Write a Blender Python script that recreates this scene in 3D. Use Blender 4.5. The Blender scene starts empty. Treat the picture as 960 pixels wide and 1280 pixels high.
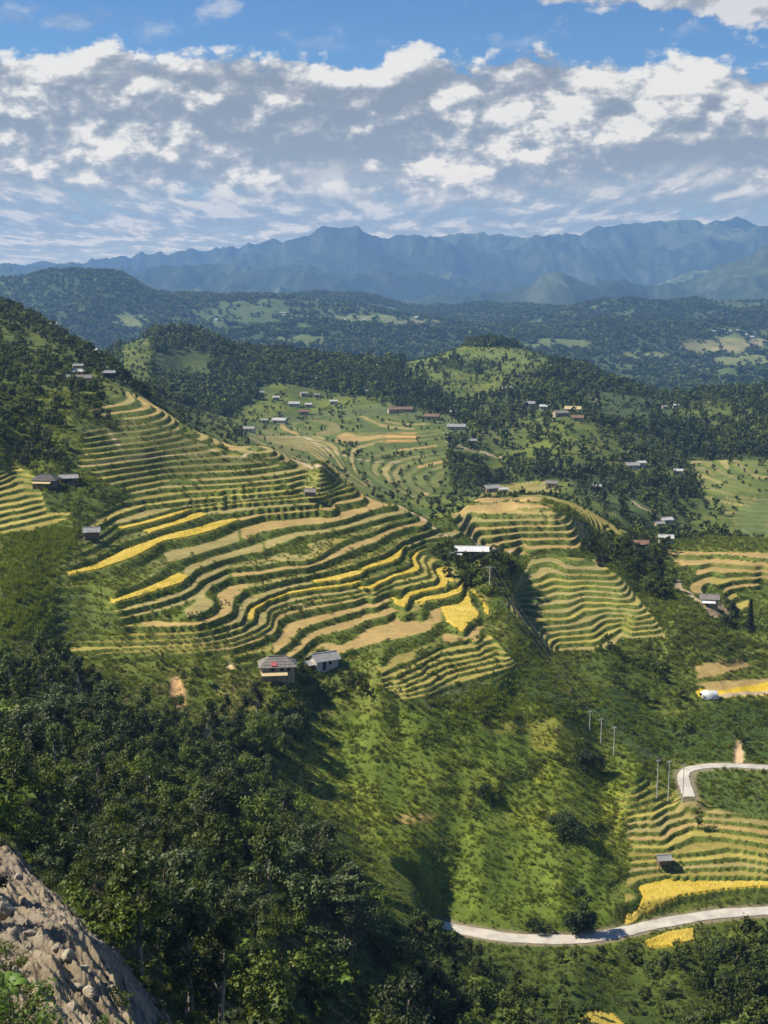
import bpy, math, random
import numpy as np
from mathutils import Vector

rng = np.random.default_rng(11)
random.seed(5)
scene = bpy.context.scene
COL = scene.collection

HAZE_D = 1.25e-4
EXPO = 0.9
# ------------------------------------------------------------------ camera
F = 1600.0                                  # focal length for a 960 px wide frame
TH = math.atan(290.0 / F)
CT, ST = math.cos(TH), math.sin(TH)
cam_d = bpy.data.cameras.new("camera")
cam = bpy.data.objects.new("camera", cam_d)
COL.objects.link(cam)
cam_d.sensor_fit = 'HORIZONTAL'
cam_d.sensor_width = 36.0
cam_d.lens = 36.0 * F / 960.0
cam_d.clip_start = 0.5
cam_d.clip_end = 90000.0
cam.rotation_euler = (math.pi / 2 - TH, 0, 0)
scene.camera = cam


def aw(u, v):
    """bearing and dip of a sight line, as (a, w): X = (a-480)/F*Y, Z = (350-w)/F*Y"""
    u = np.asarray(u, float); v = np.asarray(v, float)
    dy = F * CT + (640 - v) * ST
    dz = -F * ST + (640 - v) * CT
    return 480 + F * (u - 480) / dy, 350 - F * dz / dy


# ------------------------------------------------------------------ noise
_T = [np.random.default_rng(100 + i).random((256, 256)) for i in range(8)]


def vn(x, y, s=0):
    x = np.asarray(x, float) + 37.3 * s; y = np.asarray(y, float) + 91.7 * s
    xi = np.floor(x).astype(int); yi = np.floor(y).astype(int)
    fx = x - xi; fy = y - yi
    fx = fx * fx * fx * (fx * (fx * 6 - 15) + 10); fy = fy * fy * fy * (fy * (fy * 6 - 15) + 10)
    t = _T[s % 8]
    x0 = xi & 255; x1 = (xi + 1) & 255; y0 = yi & 255; y1 = (yi + 1) & 255
    return (t[x0, y0] * (1 - fx) + t[x1, y0] * fx) * (1 - fy) + (t[x0, y1] * (1 - fx) + t[x1, y1] * fx) * fy


def fbm(x, y, o=4, s=0, g=0.5):
    r = 0; a = 1; n = 0
    for i in range(o):
        r = r + a * (vn(x * 2 ** i, y * 2 ** i, s + i) - 0.5); n += a; a *= g
    return r / n * 2


def ridged(x, y, o=5, s=0):
    r = 0; a = 1; n = 0
    for i in range(o):
        r = r + a * (1 - np.abs(2 * vn(x * 2 ** i, y * 2 ** i, s + i) - 1)); n += a; a *= 0.5
    return r / n


def sstep(e0, e1, x):
    t = np.clip((x - e0) / (e1 - e0), 0, 1)
    return t * t * (3 - 2 * t)


def inpoly(px, py, poly):
    r = np.zeros(px.shape, bool)
    n = len(poly)
    for i in range(n):
        x0, y0 = poly[i]; x1, y1 = poly[(i + 1) % n]
        if y0 == y1: continue
        c = ((y0 > py) != (y1 > py)) & (px < (x1 - x0) * (py - y0) / (y1 - y0) + x0)
        r ^= c
    return r


def awpoly(poly):
    return [tuple(float(q) for q in aw(u, v)) for u, v in poly]


# ------------------------------------------------------------------ survey of the hillside
# (u, v, distance) : sight line and ground distance
CP = [
 # landslide and forest slope below the viewpoint
 (-200,1280,50),(-200,1100,80),(-200,950,150),(-200,800,245),(0,1280,52),(100,1280,60),(0,1060,98),(0,1170,72),(100,1180,74),(200,1280,76),(60,1100,100),
 (0,1000,140),(100,1000,160),(0,930,185),(0,850,228),(100,900,215),(100,850,240),(200,1100,125),(200,1000,180),(200,900,232),(300,1000,205),(300,930,241),(380,950,247),(430,960,249),(430,1000,237),(450,1050,226),(330,880,258),
 (300,1200,112),(300,1280,94),(420,1130,150),(420,1280,116),(400,1060,208),(520,1120,212),(520,1200,178),(520,1280,138),(600,1280,156),(560,1170,206),(650,1260,178),(600,1210,192),
 (0,1400,38),(200,1400,48),(400,1400,80),(600,1400,120),(800,1400,150),(960,1400,150),(1150,1400,150),
 (720,1220,196),(800,1280,182),(960,1280,180),(960,1200,204),(850,1210,203),
 # grass slope above the road
 (600,1130,222),(500,1050,230),(600,1050,235),(700,1110,224),(700,1050,236),(700,950,257),(700,900,268),(600,900,262),(600,950,253),(600,1000,244),(500,950,250),(500,1000,241),
 (500,900,261),(640,900,265),(640,950,255),(550,900,261),(550,1000,242),(450,880,266),(400,880,266),(640,870,280),(700,850,294),(750,1000,252),(760,930,272),(750,880,288),(740,1080,231),
 (660,800,306),(650,765,326),(640,735,345),(700,830,304),(610,700,356),(640,705,362),(575,715,350),
 # gully and right flank
 (800,850,307),(850,830,318),(960,830,325),(888,870,302),(960,870,306),(840,930,278),(800,960,262),(800,900,288),(760,840,306),(840,790,332),(900,800,336),(960,780,350),(888,752,365),(850,770,348),
 (800,740,372),(780,700,395),(820,720,392),(1100,830,330),(1100,1000,255),(1100,700,440),
 # spur top, ridge line and left slope
 (0,760,270),(0,800,250),(40,700,298),(100,760,283),(30,680,308),(100,583,388),(60,605,366),(150,585,392),(200,545,428),(100,540,412),(130,500,468),(200,512,472),(260,545,448),(320,560,428),
 (400,583,410),(0,540,398),(0,470,495),(80,480,496),(95,470,528),(0,420,610),(0,379,760),(60,412,720),(110,446,640),(140,472,560),(170,495,512),(180,560,412),(-200,375,800),(-200,470,500),(-200,600,370),(-200,700,290),
 (340,566,424),(440,608,412),
 # saddle and second spur
 (650,692,398),(570,640,412),(690,629,446),(590,629,446),(640,628,448),(720,640,452),(680,619,530),(740,640,500),(775,662,476),(750,690,420),
 # behind the spur
 (262,572,520),(262,552,640),(320,598,500),(322,576,640),(400,625,480),(400,602,610),(400,578,715),(450,655,462),(450,628,570),(500,668,452),(500,642,555),(500,618,650),(532,682,442),(535,652,535),(538,632,610),
 # valley
 (330,552,780),(400,560,800),(450,590,720),(480,603,690),(550,617,670),(450,540,900),(450,520,1000),(520,545,880),(600,560,840),(380,510,1050),(340,528,960),(300,505,1050),(200,485,1000),(560,520,980),
 (700,520,900),(700,560,800),(760,590,740),(800,640,640),(850,682,590),(840,600,760),(900,590,780),(950,600,740),(950,690,585),(900,640,680),(640,600,760),(640,612,690),(900,560,880),(960,560,860),(720,620,660),
 (800,680,560),(1100,600,740),(1100,690,590),
 # middle hill
 (150,433,1250),(190,424,1260),(232,417,1280),(280,436,1280),(350,441,1300),(400,447,1310),(450,454,1320),(505,457,1400),(540,446,1360),(575,434,1350),(615,426,1380),(655,436,1350),(700,452,1290),(740,468,1250),(850,500,1150),
 (875,494,1200),(960,491,1150),(230,460,1180),(350,480,1130),(600,460,1220),(600,500,1050),(700,490,1080),(800,520,980),(880,530,980),(100,470,1100),(1100,500,1150),(-100,440,1250),(-200,440,1250),
]
for a_ in range(-300, 1400, 150):
    CP.append((a_, 535, 1750)); CP.append((a_, 560, 2100))

# terrace lips: level -> polyline
MZ = {-1: -85.1, -2: -85.8, -3: -86.5, -4: -87.1, -5: -87.7, -6: -88.3, -7: -88.9, 0: -84.0}
_inc = [1.3,1.1,1.3,1.3,.9,1.0,1.4,1.5,1.1,1.3,1.4,1.7,1.3,1.1,.8,1.1,1.2,1.0,1.0,1.3]
for i_, d_ in enumerate(_inc): MZ[i_ + 1] = MZ[i_] + d_
MZ[3.5] = (MZ[3] + MZ[4]) / 2
ML = {
 -7:[(558,858),(590,849),(638,834)], -6:[(545,856),(572,842),(629,831)], -5:[(506,863),(538,853),(558,839),(604,829),(625,824)],
 -4:[(503,857),(533,844),(554,834),(600,823),(618,816)], -3:[(496,853),(524,842),(533,832),(558,824),(600,817),(611,811)],
 -2:[(493,845),(522,832),(549,817),(590,810),(609,801)], -1:[(475,842),(494,833),(516,825),(555,806),(575,801),(597,794)],
 0:[(425,817),(460,807),(500,799),(535,789),(552,777),(565,782),(580,790),(597,791),(596,775),(604,760),(600,747),(584,737)],
 1:[(365,820),(377,812),(384,804),(398,795),(419,790),(440,784),(462,774),(485,769),(496,764),(512,766),(528,766),(527,757),(534,752),(555,749),(573,744),(580,736)],
 2:[(344,816),(361,804),(369,794),(382,784),(398,778),(425,770),(450,763),(475,756),(487,751),(496,757),(508,758),(513,746),(531,740),(558,735),(562,727),(556,720)],
 3:[(261,813),(292,810),(319,802),(334,794),(346,783),(348,775),(361,768),(382,763),(407,758),(440,752),(458,746),(475,743),(494,737),(520,731),(543,726),(546,720),(540,711)],
 3.5:[(497,729),(525,722),(536,716),(534,708)],
 4:[(80,815),(130,811),(180,809),(234,806),(259,804),(290,799),(319,787),(332,779),(334,769),(340,760),(365,752),(390,746),(420,743),(447,738),(468,736),(483,728),(494,722),(522,715),(526,709),(522,703)],
 5:[(240,799),(269,795),(298,786),(316,776),(319,766),(322,760),(334,752),(357,744),(398,737),(440,732),(450,728),(475,720),(507,708),(514,702)],
 6:[(279,784),(300,778),(305,767),(309,757),(332,746),(365,734),(394,729),(425,726),(451,719),(459,712),(494,702),(502,695),(506,684),(530,674),(565,670)],
 7:[(176,783),(213,783),(247,781),(262,777),(282,769),(290,758),(294,746),(309,735),(334,729),(365,723),(400,716),(440,706),(480,692),(503,677),(530,667)],
 8:[(161,771),(205,761),(242,749),(256,742),(266,731),(288,721),(323,718),(357,712),(386,709),(400,705),(421,696),(442,687),(469,677),(490,665),(517,657),(533,654)],
 9:[(152,764),(197,754),(226,745),(242,736),(249,728),(263,720),(282,711)],
 10:[(142,754),(176,745),(209,735),(227,729),(237,720),(245,711),(273,701),(309,692),(325,690),(348,680),(373,670),(407,666),(425,662),(462,652),(487,645),(511,640)],
 11:[(209,703),(238,695),(258,689),(281,682),(309,673),(324,665),(365,658),(400,655),(431,649),(469,636),(493,630)],
 12:[(86,719),(122,712),(163,698),(180,690),(205,677),(238,671),(267,663),(294,652),(332,643),(386,638),(417,632),(440,627),(455,621)],
 13:[(184,668),(213,659),(240,651),(258,645),(290,641),(323,637),(384,632),(415,628)],
 14:[(159,661),(188,654),(217,646),(240,637),(282,630),(323,627),(384,623)],
 15:[(145,655),(176,648),(213,637),(240,631.5),(282,627),(323,623.5)],
 16:[(109,663),(126,655),(147,643),(180,632),(226,627),(280,622),(302,620),(363,614)],
 17:[(168,626),(197,622),(234,616),(278,613),(336,608),(352,606)],
 18:[(163,618),(205,610),(240,608),(302,605),(357,599),(384,593)],
 19:[(240,602),(290,599),(340,595),(382,587)],
 20:[(240,592),(302,589),(345,583)],
}
BZ = {k: -115.0 + 0.74 * k for k in range(13)}
BL = {
 0:[(779,1146),(809,1133),(855,1120),(900,1113),(960,1109),(1000,1107)],
 1:[(768,1138),(772,1115),(800,1099),(839,1092),(873,1093),(930,1093),(960,1094),(1000,1095)],
 2:[(841,1086),(873,1085),(928,1083),(960,1088)], 3:[(848,1077),(882,1075),(923,1070),(960,1077)], 4:[(836,1069),(868,1065),(910,1059),(960,1068)],
 5:[(797,1061),(829,1061),(843,1054),(868,1044),(896,1045),(960,1054)], 6:[(795,1050),(829,1049),(845,1039),(866,1032),(905,1036),(960,1043)],
 7:[(795,1040),(827,1039),(834,1031),(859,1023),(910,1026),(940,1029)], 8:[(795,1029),(820,1028),(832,1020),(855,1015),(907,1018)],
 9:[(790,1022),(816,1020),(832,1010),(850,1006)], 10:[(786,1015),(816,1009),(836,1000)], 11:[(786,1006),(816,998)], 12:[(795,996),(813,986)],
}
# guide contours of the other terraced slopes (height, polyline)
GL = [
 (-94.8,[(698,808),(748,805),(771,797),(778,788)]),(-92.6,[(680,792),(739,785),(760,772)]),(-91.0,[(650,775),(707,773),(730,760)]),
 (-88.6,[(641,751),(677,746),(698,740)]),(-86.0,[(654,724),(673,718),(676,708)]),
 (-95.0,[(796,795),(830,793)]),(-93.0,[(792,781),(816,778)]),(-90.4,[(770,756),(799,756)]),(-88.2,[(740,735),(778,738)]),(-85.8,[(705,713),(755,716)]),
 (-76.5,[(567,643),(620,642),(692,644)]),(-78.2,[(590,654),(700,651)]),(-79.8,[(596,667),(648,660),(710,659)]),(-81.4,[(606,675),(659,668),(715,668)]),(-83.0,[(630,682),(719,677)]),
 (-63.6,[(0,664),(31,657),(75,648)]),(-61.8,[(0,646),(25,641),(55,634)]),(-60.0,[(0,627),(20,624),(47,619)]),(-58.0,[(0,607),(27,599)]),(-56.6,[(0,596),(15,589)]),
 (-93.6,[(856,720),(878,716),(891,712)]),(-92.4,[(845,706),(900,703),(960,709)]),(-91.4,[(840,697),(900,695),(960,699)]),(-94.8,[(875,736),(893,729),(922,724),(960,722)]),(-95.9,[(884,740),(907,736),(931,730),(953,727)]),(-97.2,[(913,744),(935,740)]),
 (-117.2,[(555,1157),(600,1165),(640,1171),(700,1172),(740,1171),(780,1164),(820,1155),(870,1146),(910,1141),(960,1138),(1010,1134)]),
 (-105.0,[(862,958),(900,955),(960,958),(1010,960)]),
]
KS = 380.0


def densify(pl, step=9.0):
    out = []
    for (x0, y0), (x1, y1) in zip(pl[:-1], pl[1:]):
        n = max(1, int(math.hypot(x1 - x0, y1 - y0) / step))
        for i in range(n): out.append((x0 + (x1 - x0) * i / n, y0 + (y1 - y0) * i / n))
    out.append(pl[-1])
    return out


P = []
for u, v, Y in CP:
    a, w = aw(u, v); P.append((a, KS * math.log(Y), w, 2.0))
LP = []
for Z, L in ((MZ, ML), (BZ, BL)):
    for k, pl in L.items():
        for u, v in densify(pl):
            a, w = aw(u, v); Y = -Z[k] * F / (w - 350); LP.append((a, KS * math.log(Y), w, 0.35))
for z, pl in GL:
    for u, v in densify(pl, 14):
        a, w = aw(u, v); Y = -z * F / (w - 350); LP.append((a, KS * math.log(Y), w, 2.5))
P = np.array(P + LP)
# merge near-coincident points
_key = np.round(P[:, :2] / 1.2).astype(int)
_, _i = np.unique(_key, axis=0, return_index=True)
P = P[_i]


def tps(r2):
    return 0.5 * r2 * np.log(np.maximum(r2, 1e-9))


xs = P[:, 0] / 100; ys = P[:, 1] / 100
n = len(P)
# the dip is fitted as a departure from a smooth trend
R2 = (xs[:, None] - xs[None]) ** 2 + (ys[:, None] - ys[None]) ** 2
A = np.zeros((n + 3, n + 3))
A[:n, :n] = tps(R2) + np.diag(P[:, 3] * 0.0012)
A[:n, n] = 1; A[:n, n + 1] = xs; A[:n, n + 2] = ys
A[n:, :n] = A[:n, n:].T
sol = np.linalg.solve(A, np.concatenate([P[:, 2], np.zeros(3)]))


def ev(aa, SS):
    out = np.empty(aa.size); aa = aa.ravel() / 100; SS = SS.ravel() / 100
    for i in range(0, aa.size, 20000):
        x = aa[i:i + 20000, None]; y = SS[i:i + 20000, None]
        out[i:i + 20000] = tps((x - xs) ** 2 + (y - ys) ** 2) @ sol[:n] + sol[n] + sol[n + 1] * x[:, 0] + sol[n + 2] * y[:, 0]
    return out


# ------------------------------------------------------------------ terrain grid (bearing x log distance)
acols = np.concatenate([np.arange(-420, -40, 9.0), np.arange(-40, 1010, 1.45), np.arange(1010, 1390, 9.0)])
def seg(y0, y1, d): return np.exp(np.arange(math.log(y0), math.log(y1), d))
Yr = np.concatenate([seg(38, 200, .0048), seg(200, 214, .0022), seg(214, 300, .00125), seg(300, 415, .00105), seg(415, 560, .0028), seg(560, 1460, .0042), seg(1460, 2000, .02)])
nc, nr = len(acols), len(Yr)
# coarse evaluation then Catmull-Rom refinement
ca = np.arange(-440, 1420, 4.0); cs = np.arange(KS * math.log(37), KS * math.log(2100), KS * 0.0034)
G_ = ev(*np.meshgrid(ca, cs, indexing='ij')).reshape(len(ca), len(cs))


def cr(idx, n):
    i = np.clip(np.floor(idx).astype(int), 1, n - 3); t = idx - i
    w0 = -.5 * t + t * t - .5 * t ** 3; w1 = 1 - 2.5 * t * t + 1.5 * t ** 3; w2 = .5 * t + 2 * t * t - 1.5 * t ** 3; w3 = -.5 * t * t + .5 * t ** 3
    return i, (w0, w1, w2, w3)


i_, wa = cr((acols - ca[0]) / 4.0, len(ca))
T1 = sum(wa[k][:, None] * G_[i_ + k - 1] for k in range(4))
j_, ws = cr((KS * np.log(Yr) - cs[0]) / (KS * 0.0034), len(cs))
W0 = sum(ws[k][None] * T1[:, j_ + k - 1] for k in range(4))          # [nc, nr] smooth dip
AA = np.repeat(acols[:, None], nr, 1); YY = np.repeat(Yr[None], nc, 0)
X = (AA - 480) / F * YY
H = (350 - W0) / F * YY                                                # smooth height
# ------------------------------------------------------------------ terraces
WA, WW = AA, W0                                                       # sight coordinates of every ground point


def zmask(poly, y0, y1, soft=3):
    m = (inpoly(WA, WW, awpoly(poly)) & (YY > y0) & (YY < y1)).astype(np.float32)
    for _ in range(soft):
        m[1:-1] = (m[:-2] + m[1:-1] + m[2:]) / 3
        m[:, 1:-1] = (m[:, :-2] + m[:, 1:-1] + m[:, 2:]) / 3
    return m


ZP = {
 'main': ([(60,826),(66,760),(75,712),(100,668),(130,640),(160,612),(240,585),(330,574),(385,578),(410,590),(455,616),(505,628),(545,650),(585,668),(575,680),(520,690),(552,700),(590,735),(612,760),(612,790),(645,830),(645,842),(560,876),(500,872),(470,850),(420,832),(330,838),(250,824),(150,826)], 255, 432),
 'upper': ([(112,512),(150,487),(210,505),(262,517),(330,552),(394,581),(345,575),(290,563),(235,546),(185,527),(130,520)], 400, 570),
 'upper2': ([(105,537),(185,529),(240,551),(300,569),(345,580),(240,592),(160,614),(128,602),(98,582)], 375, 480),
 'left': ([(-90,670),(-90,590),(20,580),(48,600),(58,640),(90,640),(82,652),(20,668)], 285, 385),
 'nose': ([(632,756),(650,722),(668,693),(745,698),(778,725),(800,750),(835,795),(795,801),(782,800),(752,813),(690,815),(665,790)], 305, 392),
 'shelf': ([(560,640),(575,634),(680,634),(735,655),(740,682),(650,692),(612,690),(575,662)], 382, 442),
 'fan': ([(640,622),(690,612),(745,630),(795,668),(745,668),(720,645)], 452, 575),
 'east': ([(833,688),(960,690),(1030,690),(1030,775),(940,778),(905,748),(850,738)], 345, 460),
 'low': ([(762,1155),(760,1108),(790,1085),(782,1020),(765,1000),(800,968),(830,988),(856,992),(900,1012),(1030,1036),(1030,1112),(900,1120),(800,1150)], 215, 268),
 'vale': ([(300,545),(360,528),(480,518),(560,535),(560,600),(530,622),(450,615),(380,580)], 640, 1080),
 'vale2': ([(862,575),(1000,575),(1000,690),(925,660),(880,620)], 560, 860),
 'vale3': ([(610,606),(690,600),(700,618),(640,626),(600,622)], 600, 760),
}
mk = {k: zmask(*v) for k, v in ZP.items()}

Xn, Yn = X, YY
rough = fbm(Xn / 9, Yn / 9, 3, 1) * .45 + fbm(Xn / 34, Yn / 34, 3, 2) * .9
anyt = np.clip(sum(mk.values()), 0, 1)
Z = H + rough * (1 - anyt) * sstep(30, 200, YY)
hw = H + fbm(Xn / 16, Yn / 16, 2, 3) * .12
TR = np.zeros(H.shape, np.float32)          # 0 tread .. 1 riser
LV = np.full(H.shape, -1, int)              # tread number
TT = np.zeros(H.shape, np.float32)
mlev = sorted((MZ[k], k) for k in MZ)
blev = sorted((BZ[k], k) for k in BZ)
# a few narrow steps above and below the traced ones
lev_main = [(-91.2, -11), (-90.4, -10), (-89.7, -9)] + mlev + [(-58.6, 21), (-57.3, 22), (-56.0, 23)]
lev_low = [(-116.6, -2), (-115.8, -1)] + blev + [(-105.3, 13), (-104.5, 14)]
SPEC = {'main': (lev_main, .33), 'low': (lev_low, .3), 'upper': (1.35, .5), 'upper2': (1.25, .36), 'left': (.82, .26), 'nose': (.8, .42), 'shelf': (1.5, .3), 'fan': (1.3, .35), 'east': (1.25, .28), 'vale': (.7, .42), 'vale2': (.85, .42), 'vale3': (.9, .4)}
ZID = {k: i for i, k in enumerate(SPEC)}
ZONE = np.full(H.shape, -1, int)
for kname, (lv, rf) in SPEC.items():
    m = mk[kname]; sel = m > 0.02
    if isinstance(lv, float):
        h = hw[sel]
        zl = np.arange(math.floor(h.min() / lv) - 1, math.ceil(h.max() / lv) + 2) * lv + .01
        ids = np.arange(len(zl)) + 100
    else:
        h = (H + .5 * (hw - H))[sel]
        zl = np.array([q[0] for q in lv]); ids = np.array([int(round(q[1] * 2)) for q in lv])
    i = np.clip(np.searchsorted(zl, h, side='right') - 1, 0, len(zl) - 2)
    dz = zl[i + 1] - zl[i]
    t = np.clip((h - zl[i]) / dz, 0, 1)
    zt = zl[i] + dz * sstep(1 - rf, .985, t)
    Z[sel] = Z[sel] * (1 - m[sel]) + zt * m[sel]
    TR[sel] = np.where(m[sel] > .45, sstep(1 - rf - .03, 1 - rf + .05, t) * (1 - sstep(.97, 1.0, t) * .6), TR[sel])
    TT[sel] = t
    LV[sel] = np.where(m[sel] > .45, ids[i], LV[sel])
    ZONE[sel] = np.where(m[sel] > .45, ZID[kname], ZONE[sel])

# ------------------------------------------------------------------ first visible ground along a sight line
def refresh():
    global WF, VIS
    WF = 350 - F * Z / YY
    run = np.minimum.accumulate(WF, axis=1)
    prev = np.concatenate([np.full((nc, 1), 1e9), run[:, :-1]], 1)
    VIS = prev - WF                                                    # > 0 : in view
refresh()


def ground(u, v, ymin=0, ymax=1e9):
    a, w = aw(u, v)
    i = int(np.argmin(np.abs(acols - a)))
    ok = np.nonzero((WF[i] <= w) & (Yr >= ymin) & (Yr <= ymax))[0]
    j = ok[0] if len(ok) else int(np.argmin(np.abs(WF[i] - w) + 1e6 * ((Yr < ymin) | (Yr > ymax))))
    j = max(j, 1)
    w0, w1 = WF[i, j - 1], WF[i, j]
    f_ = 0 if abs(w1 - w0) < 1e-6 else min(1, max(0, (w - w0) / (w1 - w0)))
    Y = Yr[j - 1] + f_ * (Yr[j] - Yr[j - 1])
    return Vector(((a - 480) / F * Y, Y, Z[i, j - 1] + f_ * (Z[i, j] - Z[i, j - 1])))


def height(x, y):
    """ground height under plan points"""
    x = np.asarray(x, float); y = np.asarray(y, float)
    a = 480 + F * x / y
    fi = np.interp(a, acols, np.arange(nc)); fj = np.interp(y, Yr, np.arange(nr))
    i = np.minimum(fi.astype(int), nc - 2); j = np.minimum(fj.astype(int), nr - 2)
    p = fi - i; q = fj - j
    return (Z[i, j] * (1 - p) + Z[i + 1, j] * p) * (1 - q) + (Z[i, j + 1] * (1 - p) + Z[i + 1, j + 1] * p) * q


def line_d(pts, x, y):
    d = np.full(x.shape, 1e9)
    for (x0, y0), (x1, y1) in zip(pts[:-1], pts[1:]):
        L2 = (x1 - x0) ** 2 + (y1 - y0) ** 2 + 1e-9
        t = np.clip(((x - x0) * (x1 - x0) + (y - y0) * (y1 - y0)) / L2, 0, 1)
        d = np.minimum(d, np.hypot(x - x0 - t * (x1 - x0), y - y0 - t * (y1 - y0)))
    return d


def near(pts, r):
    xs_ = [p[0] for p in pts]; ys_ = [p[1] for p in pts]
    return (X > min(xs_) - r) & (X < max(xs_) + r) & (YY > min(ys_) - r) & (YY < max(ys_) + r)


# roads : level benches cut into the slope
def smooth_line(pts, n=60):
    pts = [Vector(p) for p in pts]
    out = []
    for i in range(len(pts) - 1):
        p0 = pts[max(i - 1, 0)]; p1 = pts[i]; p2 = pts[i + 1]; p3 = pts[min(i + 2, len(pts) - 1)]
        m = max(2, int((p2 - p1).length / 1.2))
        for k in range(m):
            t = k / m
            out.append(.5 * ((2 * p1) + (p2 - p0) * t + (2 * p0 - 5 * p1 + 4 * p2 - p3) * t * t + (3 * p1 - p0 - 3 * p2 + p3) * t ** 3))
    out.append(pts[-1])
    return out


def at_height(u, v, z):
    a, w = aw(u, v); Y = -z * F / (w - 350)
    return Vector(((a - 480) / F * Y, Y, z))


ROADS = {
 'lower': (smooth_line([at_height(u, v, -117.2) for u, v in [(520,1152),(552,1157),(600,1166),(640,1172),(700,1174),(740,1172),(780,1164),(820,1155),(870,1146),(910,1141),(960,1138),(1010,1134),(1080,1128)]]), 1.6),
 'upper': (smooth_line([at_height(u, v, z) for u, v, z in [(862,996,-107.0),(858,985,-106.4),(854,970,-105.6),(862,961,-105.0),(890,957,-105),(925,957,-105),(960,959,-105),(1010,962,-105),(1080,964,-105)]]), 1.25),
}
for nm_, (pl, hwid) in ROADS.items():
    p2 = [(p.x, p.y) for p in pl]
    s_ = near(p2, 9)
    d = np.full(s_.sum(), 1e9); zz = np.zeros(s_.sum())
    for p in pl:
        q = np.hypot(X[s_] - p.x, YY[s_] - p.y); m = q < d; d[m] = q[m]; zz[m] = p.z
    b = 1 - sstep(hwid + .5, hwid + 3.2, d)
    Z[s_] = Z[s_] * (1 - b) + (zz - .14) * b
refresh()

# ------------------------------------------------------------------ ground cover
C3 = lambda r, g, b: np.array([r, g, b], np.float32)
n1 = fbm(Xn / 22, Yn / 22, 4, 4); n2 = fbm(Xn / 5, Yn / 5, 3, 5); n3 = fbm(Xn / 70, Yn / 70, 3, 6)
def mixc(a, b, t): return a * (1 - t[..., None]) + b * t[..., None]
GC = mixc(C3(.062, .09, .014), C3(.135, .155, .027), np.clip(.5 + 1.3 * n1 + .5 * n2, 0, 1))
GC = mixc(GC, C3(.19, .165, .055), np.clip(1.6 * n3 + .9 * n2 - .55, 0, .8))
SCRUB = np.ones(H.shape, np.float32)                                    # how much wild growth covers it
MATM = np.zeros(H.shape, np.float32)
RUN = np.zeros(H.shape, int)

def area(poly, y0, y1, soft=3): return zmask(poly, y0, y1, soft)
def wash(m, c, keep=.25):
    global GC
    GC = mixc(GC, np.array(c, np.float32) * (1 + keep * (n1 + n2))[..., None], np.clip(m, 0, 1))

FOREST_A = [(-300,825),(0,818),(60,832),(120,862),(180,900),(280,905),(330,890),(400,880),(395,915),(345,950),(345,990),(405,1075),(465,1140),(500,1190),(545,1225),(610,1245),(690,1320),(690,1500),(-300,1500)]
SLIDE = [(-300,1010),(-20,1045),(20,1066),(62,1112),(140,1185),(215,1285),(260,1400),(-300,1400)]
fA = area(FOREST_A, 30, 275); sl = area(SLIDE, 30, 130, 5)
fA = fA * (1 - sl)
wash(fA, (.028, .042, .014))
# grass slope with brighter sweeps of young growth
gs = area([(390,900),(560,880),(640,870),(760,900),(800,960),(780,1010),(760,1150),(620,1165),(560,1150),(520,1110),(450,1050),(390,965)], 205, 300)
wash(gs * .8, (.115, .165, .022)); wash(gs * np.clip(1.3 * n1 + .8 * n2 - .1, 0, 1), (.22, .23, .03))
for c_, r_, col in [((520,1025),(34,12),(.3,.22,.08)),((660,905),(55,14),(.17,.18,.03)),((380,985),(30,25),(.2,.2,.035)),((700,925),(40,18),(.2,.2,.03))]:
    a0, w0 = aw(*c_); e = ((WA - a0) / r_[0]) ** 2 + ((WW - w0) / r_[1]) ** 2 + .7 * n1 + .8 * n2
    wash((1 - sstep(.4, 1.1, e)) * (YY < 320), col)
wash(area([(620,800),(700,850),(790,860),(830,900),(860,940),(800,950),(740,890),(650,870),(600,860),(640,830)], 240, 330), (.05, .085, .018))
wash(area([(860,965),(960,965),(960,1030),(900,1010),(866,998)], 225, 275), (.085, .12, .028))
wash(area([(960,875),(895,880),(830,900),(850,950),(1000,950)], 255, 310), (.05, .085, .018))
# landslide scar and other bare soil
rk = ridged(Xn / 6, Yn / 6, 4, 2); rk2 = ridged(Xn / 1.7, Yn / 1.7, 3, 4)
_al = (.59 * Xn - .81 * Yn); _ac = (.81 * Xn + .59 * Yn) + .5 * n2
st = ridged(_ac / 1.5, _al / 9, 4, 2); st2 = ridged(_ac / .5, _al / 2.4, 4, 3)
wash(sl, (.175, .14, .09), 0); wash(sl * np.clip(2.4 * (st - .58), 0, 1), (.28, .23, .15)); wash(sl * np.clip(2 * (st2 - .65), 0, .7), (.34, .29, .205)); wash(sl * np.clip(1.5 * n1 + n2, 0, .9), (.15, .125, .1))
rk3 = ridged(Xn / .6, Yn / .6, 3, 1)
Z = Z + sl * ((rk - .5) * .9 + (st - .5) * 1.5 + (st2 - .5) * .75 + (rk3 - .5) * .3)
SCRUB *= (1 - np.clip(sl * 1.2, 0, 1))
for pl, col in [([(214,846),(224,848),(230,862),(232,884),(220,886),(212,868)], (.5, .3, .13)), ([(920,925),(928,926),(930,950),(917,952)], (.46, .33, .19)),
                ([(876,756),(905,752),(912,768),(890,772)], (.4, .3, .17)), ([(283,822),(294,828),(290,838),(282,834)], (.45, .33, .17))]:
    m = area(pl, 200, 400, 2); wash(m, col, .4); SCRUB *= 1 - np.clip(m * 1.3, 0, 1); Z = Z - m * .5 * (rk2)
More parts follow.
